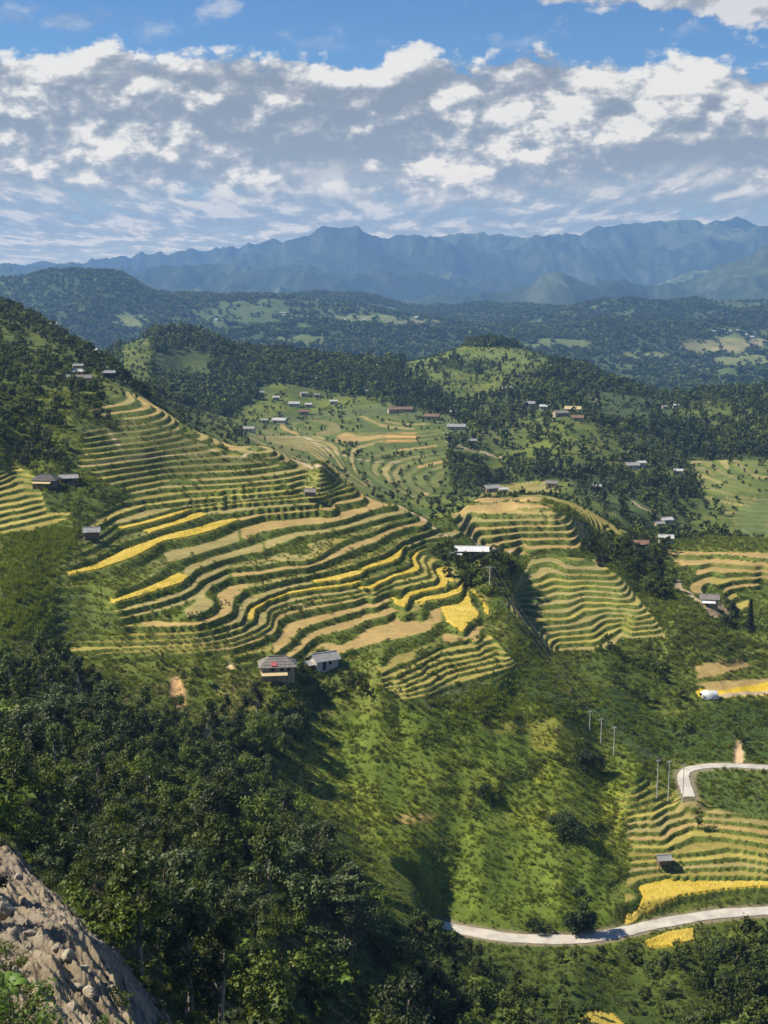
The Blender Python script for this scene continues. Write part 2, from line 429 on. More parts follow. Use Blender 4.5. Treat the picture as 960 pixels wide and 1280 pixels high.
# tilled and cropped treads
COLS = {'T': (.33, .235, .085), 'Y': (.52, .36, .03), 'YG': (.24, .20, .05), 'S': (.27, .225, .08), 'G': (.31, .26, .065), 'P': (.42, .34, .2), 'O': (.46, .27, .09), 'v1': (.13, .145, .04), 'v2': (.19, .17, .06), 'v3': (.085, .115, .03)}
RUNS = [(0,395,553,'T'),(0,553,612,'Y'),(-1,552,600,'T'),(-1,470,520,'YG'),(1,355,498,'T'),(1,524,584,'Y'),(2,340,489,'T'),(2,490,566,'Y'),(3,255,462,'T'),(3,490,549,'G'),(3.5,488,540,'G'),
 (4,70,242,'G'),(4,242,447,'S'),(4,447,530,'Y'),(5,238,311,'S'),(5,311,447,'Y'),(6,276,392,'S'),(6,392,509,'Y'),(6,509,600,'S'),(7,176,312,'T'),(8,158,288,'S'),(8,288,540,'T'),(9,150,288,'S'),
 (10,138,229,'Y'),(10,229,330,'S'),(10,330,515,'S'),(11,204,300,'S'),(11,300,500,'T'),(12,84,297,'Y'),(12,297,460,'T'),(13,182,258,'Y'),(13,258,400,'S'),(14,150,240,'Y'),(14,240,410,'G'),
 (15,143,215,'S'),(16,105,182,'G'),(16,182,366,'G'),(17,165,352,'YG'),(18,160,388,'S'),(19,235,385,'S'),(20,235,350,'S')] + [(k, 470, 645, 'G') for k in (-2,-3,-4,-5,-6,-7)]
CROPS = []
inm = ZONE == ZID['main']
edge = .33
for k, u0, u1, c in RUNS:
    xs_ = [q[0] for q in ML[k]]; ys_ = [q[1] for q in ML[k]]
    o = np.argsort(xs_)
    a0 = aw(u0, np.interp(u0, np.array(xs_)[o], np.array(ys_)[o]))[0]; a1 = aw(u1, np.interp(u1, np.array(xs_)[o], np.array(ys_)[o]))[0]
    cut = WA + 16 * (TT - .4) + 5 * n2
    m = inm & (LV == int(round(2 * k))) & (TT < 1 - edge + .02) & (cut > a0) & (cut < a1) & (YY > 255)
    e_ = np.clip(np.minimum(WA - a0, a1 - WA) / 3, 0, 1) * m
    wash(e_, COLS[c], .22); SCRUB[m] = 0
    if c == 'Y':
        CROPS.append((k, u0, u1)); RUN[m] = len(CROPS)
# the rest of the stepped slope : narrow stubble and grass treads
CORE = [(100,668),(130,642),(170,612),(250,588),(340,578),(384,582),(455,617),(540,652),(575,670),(500,690),(560,705),(592,735),(612,770),(592,800),(425,822),(250,816),(80,818),(80,806),(165,790),(136,752),(196,712),(170,698),(84,722),(84,712),(150,690),(108,675)]
cm = inpoly(WA, WW, awpoly(CORE)) & inm & (RUN == 0) & (SCRUB > .5) & (TT < 1 - edge)
cmf = cm * np.clip(.62 + 1.2 * n1 + .8 * n2, .15, .95)
wash(cmf * (n3 > .05), COLS['YG'], .3); wash(cmf * (n3 <= .05), COLS['S'], .3); SCRUB[cm] *= .3
# other terraced slopes : the tread's own crop
rs = np.random.default_rng(8).random(4000)
def dress(zone, pal, gap=.3, run=60):
    s_ = (ZONE == ZID[zone]) & (TT < 1 - SPEC[zone][1] + .02)
    r_ = rs[(LV * 37 + (np.floor((WA + 20 * n3 + LV * 17) / run)).astype(int) * 101) % 4000]
    for i, (c, p) in enumerate(pal):
        lo = sum(q[1] for q in pal[:i])
        m = s_ & (r_ >= lo) & (r_ < lo + p)
        if c is None: continue
        wash(m * 1.0, COLS[c], .25); SCRUB[m] = 0
dress('nose', [('S',.5),('G',.3),('YG',.2)]); dress('shelf', [('T',.75),('S',.15),(None,.1)], run=120); dress('upper', [('S',.55),('T',.25),(None,.2)], run=50)
dress('upper2', [('v2',.45),('YG',.3),('v1',.15)], run=80); dress('left', [('G',.75),('YG',.25)]); dress('fan', [('YG',.5),('S',.3),(None,.2)]); dress('east', [('T',.55),('G',.2),(None,.25)], run=45)
dress('vale', [('v1',.36),('v2',.2),('S',.1),('T',.06),('v3',.2)], run=45); dress('vale2', [('v1',.3),('v2',.25),('S',.2),('v3',.2)], run=50); dress('vale3', [('S',.6),('YG',.4)])
# valley floor : a carpet of paddies seen far off
vf = area([(300,545),(340,522),(480,505),(560,520),(600,550),(560,600),(530,622),(450,615),(380,580)], 640, 1080) * (ZONE < 0)
wash(vf, (.09, .115, .035), .3)
for pl, c, y0, y1 in [([(480,541),(520,541),(524,552),(482,553)],'O',650,1050),([(420,541),(480,540),(480,552),(420,552)],'T',650,1050),([(690,612),(700,620),(690,624),(560,632),(575,622)],'T',430,480),
    ([(326,545),(400,545),(430,560),(420,572),(360,560)],'S',640,1050),([(570,634),(640,627),(695,630),(680,637),(570,643)],'T',405,470),([(830,692),(960,704),(1000,712),(960,716),(880,706),(850,706)],'T',385,470),
    ([(868,835),(925,822),(940,832),(900,846),(872,850)],'T',290,335),([(870,862),(960,850),(1000,850),(1000,868),(905,872),(872,870)],'Y',290,330),([(870,855),(960,848),(960,853),(890,866)],'T',290,330)]:
    m = area(pl, y0, y1, 1); wash(m, COLS[c], .3); SCRUB *= 1 - m
# low field
lo_ = (ZONE == ZID['low']) & (TT < 1 - .3 + .02)
for k in range(-1, 13):
    m = lo_ & (LV == 2 * k)
    c = {0: 'Y', 1: 'YG', 2: 'S', 3: 'G', 4: 'YG', 5: 'G', 6: 'T', 7: 'S', 8: 'S', 9: 'G'}.get(k, 'YG')
    if k == -1: continue
    if k in (0, 1): m &= WA > aw(783, 1110)[0]
    if k == 0: m &= (WA < aw(1000, 1100)[0])
    if k > 9: wash(m * .5, COLS['YG']); continue
    wash(m * 1.0, COLS[c], .3); SCRUB[m] = 0
    if k == 0: CROPS.append(('low', 770, 1000)); RUN[m & (WA > aw(783, 1120)[0])] = len(CROPS)
for pl, y0, y1 in [([(806,1176),(836,1165),(868,1160),(868,1176),(840,1184),(812,1184)], 195, 222), ([(722,1276),(738,1264),(768,1268),(786,1285),(780,1300),(722,1300)], 150, 200)]:
    m = inpoly(WA, WF, awpoly(pl)) & (YY > y0) & (YY < y1)
    wash(m * 1.0, COLS['Y'], .2); SCRUB[m] = 0; CROPS.append(('patch', pl[0][0], 0)); RUN[m] = len(CROPS)
# maize and fallow slopes : dull olive
for pl, y0, y1 in [([(120,560),(130,525),(200,520),(262,560),(170,570)], 385, 480), ([(170,574),(262,568),(330,575),(240,590),(150,596)], 380, 430)]:
    wash(area(pl, y0, y1) * .85, (.16, .15, .05), .25)
wash(area([(0,740),(0,800),(120,800),(150,770),(100,735)], 240, 300) * .8, (.06, .085, .03)); wash(area([(0,670),(90,655),(150,690),(90,715),(0,740)], 270, 330) * .7, (.115, .115, .04))
wash(area([(530,855),(610,850),(640,880),(530,890)], 240, 290) * .8, (.07, .08, .035))
# middle hill : clearings
for pl, col in [([(193,440),(215,425),(262,435),(268,470),(225,478),(195,470)], (.115,.16,.042)), ([(490,470),(520,448),(575,440),(650,436),(690,452),(660,462),(600,458),(570,470),(520,478)], (.125,.165,.04)),
                ([(755,502),(790,502),(805,520),(775,522)], (.2,.2,.06)), ([(700,595),(760,580),(800,600),(810,640),(780,650),(740,620)], (.08,.12,.03)), ([(920,640),(960,620),(960,700),(925,690)], (.12,.15,.05)),
                ([(110,450),(145,452),(140,470),(118,468)], (.13,.15,.05)), ([(700,480),(760,470),(830,500),(880,560),(800,560)], (.07,.1,.03))]:
    m = area(pl, 560, 1500); wash(m, col, .25)
# footpaths and tracks
PATHS = [([(262,562),(300,575),(330,560),(352,565),(372,575),(398,583),(420,598),(450,612),(478,624),(505,634),(525,648),(545,662),(566,672)], .55, 370, 470), ([(100,583),(125,580),(167,573),(205,570),(260,568)], .45, 370, 450), ([(325,545),(380,545),(400,558),(432,570),(455,576),(510,578)], 1.3, 640, 1000),
 ([(560,552),(580,560),(625,572)], 1.6, 640, 1000), ([(845,725),(848,735),(862,742),(872,752)], 1.0, 345, 420), ([(770,528),(800,532),(850,534)], 1.6, 700, 1150), ([(738,488),(748,508)], 1.2, 700, 1150), ([(790,626),(800,634),(820,643)], 1.0, 520, 760), ([(806,672),(812,684)], .9, 420, 700),
 ([(892,872),(920,868),(960,865),(1000,864)], .7, 280, 330), ([(590,672),(612,690),(640,688)], .5, 370, 440), ([(135,538),(150,560)], .5, 380, 480)]
for pts, r, y0, y1 in PATHS:
    pl = [ground(u, v, y0, y1) for u, v in pts]; p2 = [(p.x, p.y) for p in pl]
    s_ = near(p2, 8)
    d = line_d(p2, X[s_], YY[s_]) + .3 * n2[s_]
    b = np.zeros(H.shape, np.float32); b[s_] = 1 - sstep(r, r + .5, d)
    wash(b, (.40, .31, .19), .2); SCRUB *= 1 - b
for nm_, (pl, hwid) in ROADS.items():
    p2 = [(p.x, p.y) for p in pl][::3]; s_ = near(p2, 8)
    b = np.zeros(H.shape, np.float32); b[s_] = 1 - sstep(hwid + .4, hwid + 1.3, line_d(p2, X[s_], YY[s_]) + .5 * n2[s_])
    wash(b, (.2, .17, .1), .2); SCRUB *= 1 - b
riser = TR * (ZONE >= 0)
wash(riser * .8, (.095, .125, .022), .3)
refresh()

# ------------------------------------------------------------------ mesh helpers
def link(ob, parent=None):
    COL.objects.link(ob)
    if parent: ob.parent = parent
    return ob


def tag(o, label, cat=None, group=None, kind=None):
    o['label'] = label
    if cat: o['category'] = cat
    if group: o['group'] = group
    if kind: o['kind'] = kind
    return o


def npmesh(name, V, Fq, mat=None, smooth=True, parent=None, attrs=None, add=True):
    me = bpy.data.meshes.new(name)
    V = np.asarray(V, np.float32); Fq = np.asarray(Fq, np.int32)
    me.vertices.add(len(V)); me.vertices.foreach_set('co', V.ravel())
    k = Fq.shape[1] if len(Fq) else 4
    me.loops.add(Fq.size); me.loops.foreach_set('vertex_index', Fq.ravel())
    me.polygons.add(len(Fq))
    me.polygons.foreach_set('loop_start', np.arange(0, Fq.size, k, dtype=np.int32)); me.polygons.foreach_set('loop_total', np.full(len(Fq), k, np.int32))
    me.update(calc_edges=True)
    me.polygons.foreach_set('use_smooth', np.full(len(Fq), smooth))
    for an, (ty, arr) in (attrs or {}).items():
        at = me.attributes.new(an, ty, 'POINT')
        if ty == 'FLOAT_COLOR':
            at.data.foreach_set('color', np.concatenate([arr, np.ones((len(arr), 1))], 1).astype(np.float32).ravel())
        elif ty == 'FLOAT_VECTOR': at.data.foreach_set('vector', np.asarray(arr, np.float32).ravel())
        else: at.data.foreach_set('value', np.asarray(arr).ravel())
    if mat: me.materials.append(mat)
    ob = bpy.data.objects.new(name, me)
    return link(ob, parent) if add else ob


def gridfaces(nx, ny):
    i = np.arange(nx - 1)[:, None] * ny + np.arange(ny - 1)[None]
    return np.stack([i, i + ny, i + ny + 1, i + 1], -1).reshape(-1, 4)


# ------------------------------------------------------------------ materials
class NT:
    def __init__(s, tree): s.t = tree; s.t.nodes.clear()
    def n(s, ty, **kw):
        nd = s.t.nodes.new(ty)
        for k, v in kw.items():
            if k.startswith('i_'):
                key = k[2:]; key = int(key) if key.isdigit() else key
                s.put(nd.inputs[key], v)
            else: setattr(nd, k, v)
        return nd
    def put(s, sock, v):
        if isinstance(v, bpy.types.NodeSocket): s.t.links.new(v, sock)
        elif isinstance(v, bpy.types.Node): s.t.links.new(v.outputs[0], sock)
        else: sock.default_value = v
    def m(s, op, a, b=None, c=None, clamp=False):
        nd = s.t.nodes.new('ShaderNodeMath'); nd.operation = op; nd.use_clamp = clamp
        for i, q in enumerate((a, b, c)):
            if q is not None: s.put(nd.inputs[i], q)
        return nd.outputs[0]
    def mix(s, f, a, b, bt='MIX'):
        nd = s.t.nodes.new('ShaderNodeMix'); nd.data_type = 'RGBA'; nd.blend_type = bt
        s.put(nd.inputs[0], f); s.put(nd.inputs[6], a); s.put(nd.inputs[7], b)
        return nd.outputs[2]
    def noise(s, vec, scale, det=4, rough=.55, dim='3D'):
        nd = s.t.nodes.new('ShaderNodeTexNoise'); nd.noise_dimensions = dim
        if vec is not None: s.put(nd.inputs['Vector'], vec)
        nd.inputs['Scale'].default_value = scale; nd.inputs['Detail'].default_value = det; nd.inputs['Roughness'].default_value = rough
        return nd.outputs[0]
    def ss(s, x, a, b, lo=0.0, hi=1.0):
        nd = s.t.nodes.new('ShaderNodeMapRange'); nd.interpolation_type = 'SMOOTHSTEP'
        for i, q in enumerate((x, a, b, lo, hi)): s.put(nd.inputs[i], q)
        return nd.outputs[0]


def newmat(name):
    m = bpy.data.materials.new(name); m.use_nodes = True
    return m, NT(m.node_tree)


def ground_mat(name, bump=.6, scale=.5, var=.55):
    m, T = newmat(name)
    at = T.n('ShaderNodeAttribute', attribute_name='cover')
    tc = T.n('ShaderNodeTexCoord')
    nz = T.noise(tc.outputs['Object'], scale, 6, .65); nb = T.noise(tc.outputs['Object'], scale * 5, 3, .6)
    k = T.m('ADD', T.m('MULTIPLY', nz, var * 1.6), T.m('MULTIPLY', nb, var))
    k = T.m('ADD', T.m('SUBTRACT', k, var * 1.3), 1.0)
    col = T.mix(1.0, at.outputs[0], k, 'MULTIPLY')
    bp = T.n('ShaderNodeBump', i_Strength=bump, i_Distance=.6, i_Height=T.m('ADD', nz, T.m('MULTIPLY', nb, .5)))
    bs = T.n('ShaderNodeBsdfPrincipled', i_Roughness=.9, i_Normal=bp.outputs[0])
    T.put(bs.inputs['Base Color'], col); bs.inputs['Specular IOR Level'].default_value = .15
    o = T.n('ShaderNodeOutputMaterial'); T.put(o.inputs[0], bs.outputs[0])
    return m


M_ground = ground_mat("ground cover")
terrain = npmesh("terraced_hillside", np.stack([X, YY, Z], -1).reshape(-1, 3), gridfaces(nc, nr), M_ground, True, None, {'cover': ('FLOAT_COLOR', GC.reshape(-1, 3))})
tag(terrain, "green hillside cut into winding rice terraces above a forested slope and valley", kind='structure')
# ------------------------------------------------------------------ far country
def interp_pts(pts, x):
    a = np.array([aw(u, v) for u, v in pts]); return np.interp(x, a[:, 0], a[:, 1])


# wooded plateau across the valley, 2 - 5 km
HP = []
for u, lo, mid, top, yt in [(-250,490,430,362,3600),(-60,490,430,360,3600),(20,485,430,363,3500),(50,480,425,353,3450),(92,478,420,350,3400),(135,478,420,355,3450),(175,476,420,368,3600),(210,474,418,376,3800),(245,472,416,371,4100),(305,470,414,374,4200),(400,470,416,381,4300),(470,470,418,389,4400),(560,468,422,393,4400),
                        (620,468,424,387,4300),(700,468,426,390,4300),(800,474,428,387,4200),(900,480,432,389,4200),(960,484,434,385,4200),(1200,484,434,380,4200)]:
    for v, Y in ((lo, 2250), (mid, 2950), (top, yt)):
        a, w = aw(u, v); HP.append((a / 100, math.log(Y) * 5, w))
    a, w = aw(u, top + 8); HP.append((a / 100, math.log(yt * 1.22) * 5, w))
    a, w = aw(u, lo + 60); HP.append((a / 100, math.log(1500) * 5, w + 20))
HP = np.array(HP); nh = len(HP)
B_ = np.zeros((nh + 3, nh + 3)); B_[:nh, :nh] = tps((HP[:, :1] - HP[None, :, 0]) ** 2 + (HP[:, 1:2] - HP[None, :, 1]) ** 2) + np.eye(nh) * .02
B_[:nh, nh] = 1; B_[:nh, nh + 1:] = HP[:, :2]; B_[nh:, :nh] = B_[:nh, nh:].T
hs = np.linalg.solve(B_, np.concatenate([HP[:, 2], np.zeros(3)]))
ha = np.arange(-260, 1222, 2.6); hy = np.exp(np.arange(math.log(1800), math.log(5600), .0042))
HA, HY = np.meshgrid(ha, hy, indexing='ij')
HWm = np.empty(HA.size); fa_ = HA.ravel() / 100; fy_ = np.log(HY.ravel()) * 5
for i in range(0, HA.size, 40000):
    x = fa_[i:i + 40000, None]; y = fy_[i:i + 40000, None]
    HWm[i:i + 40000] = tps((x - HP[:, 0]) ** 2 + (y - HP[:, 1]) ** 2) @ hs[:nh] + hs[nh] + hs[nh + 1] * x[:, 0] + hs[nh + 2] * y[:, 0]
HWm = HWm.reshape(HA.shape)
HX = (HA - 480) / F * HY
HZ = (350 - HWm) / F * HY + fbm(HX / 420, HY / 420, 4, 1) * 46 + (ridged(HX / 300, HY / 300, 4, 3) - .5) * 44
h1 = fbm(HX / 260, HY / 260, 4, 2); h2 = fbm(HX / 60, HY / 60, 3, 5)
HC = mixc(C3(.036, .058, .022), C3(.07, .10, .03), np.clip(.5 + h1 + h2, 0, 1))
HFIELD = np.clip(sstep(.16, .34, h1 + .5 * h2), 0, 1) * .6
HWv = 350 - F * HZ / HY
for (u, v), (rx, ry), col in [((905,432),(52,13),(.27,.24,.1)),((930,450),(40,9),(.2,.22,.07)),((805,446),(32,7),(.22,.23,.08)),((945,430),(18,7),(.42,.34,.18)),((910,436),(20,4),(.4,.32,.17)),((165,400),(26,10),(.17,.19,.07)),((470,400),(60,7),(.16,.18,.07)),((380,425),(40,7),(.14,.17,.06)),((525,402),(30,4),(.27,.22,.12)),((440,396),(70,3),(.2,.2,.08)),((935,476),(16,4),(.22,.22,.08)),((690,430),(50,6),(.12,.15,.05))]:
    a0, w0 = aw(u, v); m = 1 - sstep(.45, 1.05, ((HA - a0) / rx) ** 2 + ((HWv - w0) / ry) ** 2 + .7 * h2 + .5 * h1)
    HFIELD = np.maximum(HFIELD, m); HC = mixc(HC, C3(*col), m * .9)
HC = mixc(HC, C3(.13, .16, .05), HFIELD * (1 - .5 * sstep(.2, .6, HFIELD)) * .6)
M_far = ground_mat("far slopes", .5, .02, .5)
plateau = npmesh("hills", np.stack([HX, HY, HZ], -1).reshape(-1, 3), gridfaces(len(ha), len(hy)), M_far, True, None, {'cover': ('FLOAT_COLOR', HC.reshape(-1, 3))})
tag(plateau, "hazy wooded hills across the valley, below the blue mountains", kind='structure')

# limestone mountains, 6 - 15 km
sky_l = [(-300,325),(-100,330),(0,329),(55,326),(75,328),(120,324),(160,322),(180,318),(196,317),(210,319),(240,312),(290,307),(330,303),(372,298),(392,291),(402,285),(425,283),(446,283),(453,289),(462,294),(480,297),(520,295),(545,298),(575,293),(600,289),(612,294),(640,296),(690,295),(720,290),(760,284),(800,277),(840,273),(866,276),(880,281),(900,274),(922,272),(938,279),(960,281),(1040,270),(1300,290)]
ma = np.arange(-300, 1262, 1.9); my = np.exp(np.arange(math.log(5000), math.log(12650), .0042))
MA, MY = np.meshgrid(ma, my, indexing='ij')
MX = (MA - 480) / F * MY
sk_v = interp_pts(sky_l, ma)
jag = (ridged(ma / 22, ma * 0 + 3.3, 4, 1) - .55) * 11 * np.interp(ma, [0, 180, 330, 1000], [.8, 1.4, .9, .9])
sk_v = sk_v - jag
u_ = np.clip((MY - 5200) / (11200 - 5200), 0, 1)
base = -260 + 560 * u_ ** 1.5
wx = MX + 500 * fbm(MX / 2600, MY / 2600, 2, 5); wy = MY + 500 * fbm(MX / 2600 + 7, MY / 2600, 2, 6)
r1 = ridged(wx / 2500, wy / 1700, 6, 1); r2 = ridged(wx / 820, wy / 820, 5, 4)
MZ_ = base + (r1 - .5) * 640 * (.3 + .7 * u_) + (r2 - .55) * 330 * (.5 + .5 * u_) + (ridged(wx / 300, wy / 300, 4, 2) - .55) * 120
# nearer foothills rising on the right
MZ_ += 300 * np.exp(-((MA - 1010) / 150) ** 2 - ((MY - 7200) / 1300) ** 2) + 120 * np.exp(-((MA - 690) / 40) ** 2 - ((MY - 6000) / 350) ** 2) + 110 * np.exp(-((MA - 760) / 35) ** 2 - ((MY - 6400) / 350) ** 2)
back = sstep(11300, 12650, MY); MZ_ = MZ_ * (1 - back) - 300 * back
# the skyline follows the real one: each bearing is scaled so its highest point has the right dip
for _ in range(6):
    mw = 350 - F * MZ_ / MY
    jm = mw.argmin(1); d = mw.min(1) - sk_v
    K_ = 61 if _ < 3 else (15 if _ < 5 else 5)
    d = np.convolve(np.pad(d, K_ // 2, mode='edge'), np.ones(K_) / K_, 'valid')
    yc = np.convolve(np.pad(my[jm], 10, mode='edge'), np.ones(21) / 21, 'valid') if _ >= 3 else np.full(len(ma), 10600.)
    rid = np.exp(-((MY - yc[:, None]) / (1700 if _ < 3 else 380)) ** 2)
    MZ_ = MZ_ + d[:, None] / F * MY * rid
low_ = 350 - F * MZ_ / MY
# nothing nearer may rise above the main skyline
cap = (350 - sk_v)[:, None] / F * MY
MZ_ = np.where(MZ_ > cap, cap - 2, MZ_)
g1 = fbm(MX / 900, MY / 900, 4, 3); g2 = fbm(MX / 220, MY / 220, 3, 4)
slope = np.hypot(np.gradient(MZ_, axis=0) / np.maximum(np.gradient(MX, axis=0), 1), np.gradient(MZ_, axis=1) / np.gradient(MY, axis=1))
MC = mixc(C3(.035, .055, .03), C3(.085, .115, .045), np.clip(.45 + g1 + .6 * g2, 0, 1))
MC = mixc(MC, C3(.34, .36, .2), np.clip(2.2 * g1 + 1.4 * g2 - .45, 0, .85) * (1 - sstep(.25, .6, slope)))
MC = mixc(MC, C3(.2, .2, .17), sstep(.75, 1.3, slope) * .5)
M_mtn = ground_mat("mountain slopes", .6, .004, .5)
mtn = npmesh("mountains", np.stack([MX, MY, MZ_], -1).reshape(-1, 3), gridfaces(len(ma), len(my)), M_mtn, True, None, {'cover': ('FLOAT_COLOR', (MC * .75).reshape(-1, 3))})
tag(mtn, "long jagged blue mountain range along the horizon", kind='structure')

# land out to the horizon
gx = np.linspace(-8500, 8500, 60); gy = np.linspace(-2900, 12800, 60)
gX, gY = np.meshgrid(gx, gy, indexing='ij'); gv = np.stack([gX, gY, np.full(gX.shape, -330.) + 6 * fbm(gX / 900, gY / 900, 3, 1) * (np.abs(gX) < 8000)], -1).reshape(-1, 3)
me_ = bpy.data.meshes.new("ground"); me_.from_pydata(gv.tolist(), [], gridfaces(60, 60).tolist())
at_ = me_.attributes.new('cover', 'FLOAT_COLOR', 'POINT'); at_.data.foreach_set('color', np.tile([.06, .085, .03, 1], len(gv)).astype(np.float32))
me_.materials.append(M_far)
tag(link(bpy.data.objects.new("ground", me_)), "low green land spreading to the horizon beneath the hills", kind='structure')

# the air
hz = bpy.data.meshes.new("haze")
x0, x1, y0, y1, z0, z1 = -8600, 8600, -3000, 12850, -338, 620
hz.from_pydata([(x, y, z) for x in (x0, x1) for y in (y0, y1) for z in (z0, z1)], [], [(0, 1, 3, 2), (4, 6, 7, 5), (0, 4, 5, 1), (2, 3, 7, 6), (0, 2, 6, 4), (1, 5, 7, 3)])
mh, T = newmat("haze")
pv = T.n('ShaderNodeVolumePrincipled'); pv.inputs['Color'].default_value = (.22, .41, .74, 1); pv.inputs['Density'].default_value = HAZE_D; pv.inputs['Anisotropy'].default_value = .1
pv.inputs['Absorption Color'].default_value = (.0, .0, .0, 1)
oo = T.n('ShaderNodeOutputMaterial'); T.put(oo.inputs['Volume'], pv.outputs[0])
hz.materials.append(mh)
tag(link(bpy.data.objects.new("haze", hz)), "thin blue haze filling the valley air", kind='stuff')
# ------------------------------------------------------------------ plants
R = np.random.default_rng(21)
PROTO = bpy.data.collections.new("plant patterns")                      # patterns for the scattered growth, not linked


def leaf_mat(name, dark, mid, bright, trans=.22, rough=.5):
    m, T = newmat(name)
    at = T.n('ShaderNodeAttribute', attribute_name='lv'); oi = T.n('ShaderNodeObjectInfo')
    x = T.m('ADD', T.m('MULTIPLY', at.outputs['Fac'], .62), T.m('MULTIPLY', oi.outputs['Random'], .38))
    rp = T.n('ShaderNodeValToRGB', i_0=x); e = rp.color_ramp.elements
    e[0].position = .12; e[0].color = (*dark, 1); e[1].position = .92; e[1].color = (*bright, 1); q = e.new(.5); q.color = (*mid, 1)
    hs_ = T.n('ShaderNodeHueSaturation', i_Color=rp.outputs[0]); T.put(hs_.inputs['Hue'], T.m('ADD', .485, T.m('MULTIPLY', oi.outputs['Random'], .03)))
    T.put(hs_.inputs['Value'], T.m('ADD', .72, T.m('MULTIPLY', T.m('FRACT', T.m('MULTIPLY', oi.outputs['Random'], 7.31)), .56)))
    bs = T.n('ShaderNodeBsdfPrincipled', i_Roughness=rough); T.put(bs.inputs['Base Color'], hs_.outputs[0]); bs.inputs['Specular IOR Level'].default_value = .25
    tr = T.n('ShaderNodeBsdfTranslucent'); T.put(tr.inputs[0], T.mix(1.0, hs_.outputs[0], (1.25, 1.3, .55, 1), 'MULTIPLY'))
    mx = T.n('ShaderNodeMixShader', i_0=trans, i_1=bs.outputs[0], i_2=tr.outputs[0])
    o = T.n('ShaderNodeOutputMaterial'); T.put(o.inputs[0], mx.outputs[0])
    return m


L_broad = leaf_mat("broad leaves", (.022, .038, .007), (.076, .102, .013), (.20, .222, .034), .28)
L_dark = leaf_mat("dark leaves", (.013, .024, .006), (.044, .065, .010), (.125, .150, .026), .24)
L_needle = leaf_mat("needle sprays", (.026, .044, .014), (.068, .094, .03), (.14, .165, .055))
L_deep = leaf_mat("deep green leaves", (.009, .018, .006), (.022, .037, .010), (.060, .085, .020), .18)
L_lite = leaf_mat("light leaves", (.032, .055, .008), (.095, .13, .016), (.22, .25, .036), .3)
L_bright = leaf_mat("bright leaves", (.06, .11, .015), (.11, .19, .025), (.19, .28, .045), .3)
L_grass = leaf_mat("grass blades", (.072, .105, .011), (.158, .20, .021), (.30, .315, .045), .33, .6)
L_dry = leaf_mat("dry growth", (.07, .06, .03), (.14, .12, .05), (.24, .20, .09), .2, .7)
L_rice, T = newmat("ripe rice")
at = T.n('ShaderNodeAttribute', attribute_name='lv'); tc = T.n('ShaderNodeTexCoord')
rp = T.n('ShaderNodeValToRGB', i_0=T.m('ADD', T.m('MULTIPLY', at.outputs['Fac'], .5), T.m('MULTIPLY', T.noise(tc.outputs['Object'], .45, 8, .75), .62)))
e = rp.color_ramp.elements; e[0].position = .25; e[0].color = (.30, .25, .03, 1); e[1].position = .8; e[1].color = (.58, .45, .10, 1); e.new(.5).color = (.46, .335, .045, 1)
bs = T.n('ShaderNodeBsdfPrincipled', i_Roughness=.8); T.put(bs.inputs['Base Color'], rp.outputs[0]); bs.inputs['Specular IOR Level'].default_value = .1
T.put(bs.inputs['Normal'], T.n('ShaderNodeBump', i_Strength=.5, i_Distance=.3, i_Height=T.noise(tc.outputs['Object'], 2.2, 5, .7)).outputs[0])
T.put(T.n('ShaderNodeOutputMaterial').inputs[0], bs.outputs[0])


def simple_mat(name, col, rough=.8, nscale=3.0, nvar=.5, bump=.3, metallic=0.0, col2=None):
    m, T = newmat(name)
    tc = T.n('ShaderNodeTexCoord'); nz = T.noise(tc.outputs['Object'], nscale, 5, .6); n2_ = T.noise(tc.outputs['Object'], nscale * 7, 3, .6)
    c = T.mix(T.ss(nz, .35, .68), (*col, 1), (*(col2 or tuple(q * (1 - nvar) for q in col)), 1))
    c = T.mix(1.0, c, T.m('ADD', .75, T.m('MULTIPLY', n2_, .5)), 'MULTIPLY')
    bp = T.n('ShaderNodeBump', i_Strength=bump, i_Distance=.05, i_Height=T.m('ADD', nz, n2_))
    bs = T.n('ShaderNodeBsdfPrincipled', i_Roughness=rough, i_Metallic=metallic, i_Normal=bp.outputs[0]); T.put(bs.inputs['Base Color'], c)
    o = T.n('ShaderNodeOutputMaterial'); T.put(o.inputs[0], bs.outputs[0])
    return m


M_bark = simple_mat("bark", (.16, .12, .08), .9, 6)
M_palebark = simple_mat("pale bark", (.34, .30, .24), .85, 6)


def cards(C, N, size, asp=.55, fold=.25):
    """leaf sprays: a rhombus at each C facing N"""
    n_ = len(C); N = N / np.maximum(np.linalg.norm(N, axis=1, keepdims=True), 1e-6)
    r = R.normal(size=(n_, 3)); t = r - (r * N).sum(1, keepdims=True) * N; t /= np.maximum(np.linalg.norm(t, axis=1, keepdims=True), 1e-6)
    b = np.cross(N, t); s = (size * (.6 + .8 * R.random(n_)))[:, None]
    V = np.stack([C - t * s * .5, C + b * s * asp * .5 - N * s * fold * .3, C + t * s * .5 - N * s * fold, C - b * s * asp * .5 - N * s * fold * .3], 1).reshape(-1, 3)
    return V, np.arange(n_ * 4).reshape(-1, 4)


def tube(pts, rad, sides=6):
    V = []; Fq = []
    pts = [np.array(p, float) for p in pts]
    for i, p in enumerate(pts):
        d = pts[min(i + 1, len(pts) - 1)] - pts[max(i - 1, 0)]; d = d / max(np.linalg.norm(d), 1e-6)
        x = np.cross(d, [.31, .9, .2]); x /= np.linalg.norm(x); y = np.cross(d, x)
        for k in range(sides):
            t = 2 * math.pi * k / sides; V.append(p + (x * math.cos(t) + y * math.sin(t)) * rad[i])
    for i in range(len(pts) - 1):
        for k in range(sides):
            a = i * sides + k; b = i * sides + (k + 1) % sides; Fq.append((a, b, b + sides, a + sides))
    return np.array(V), np.array(Fq)


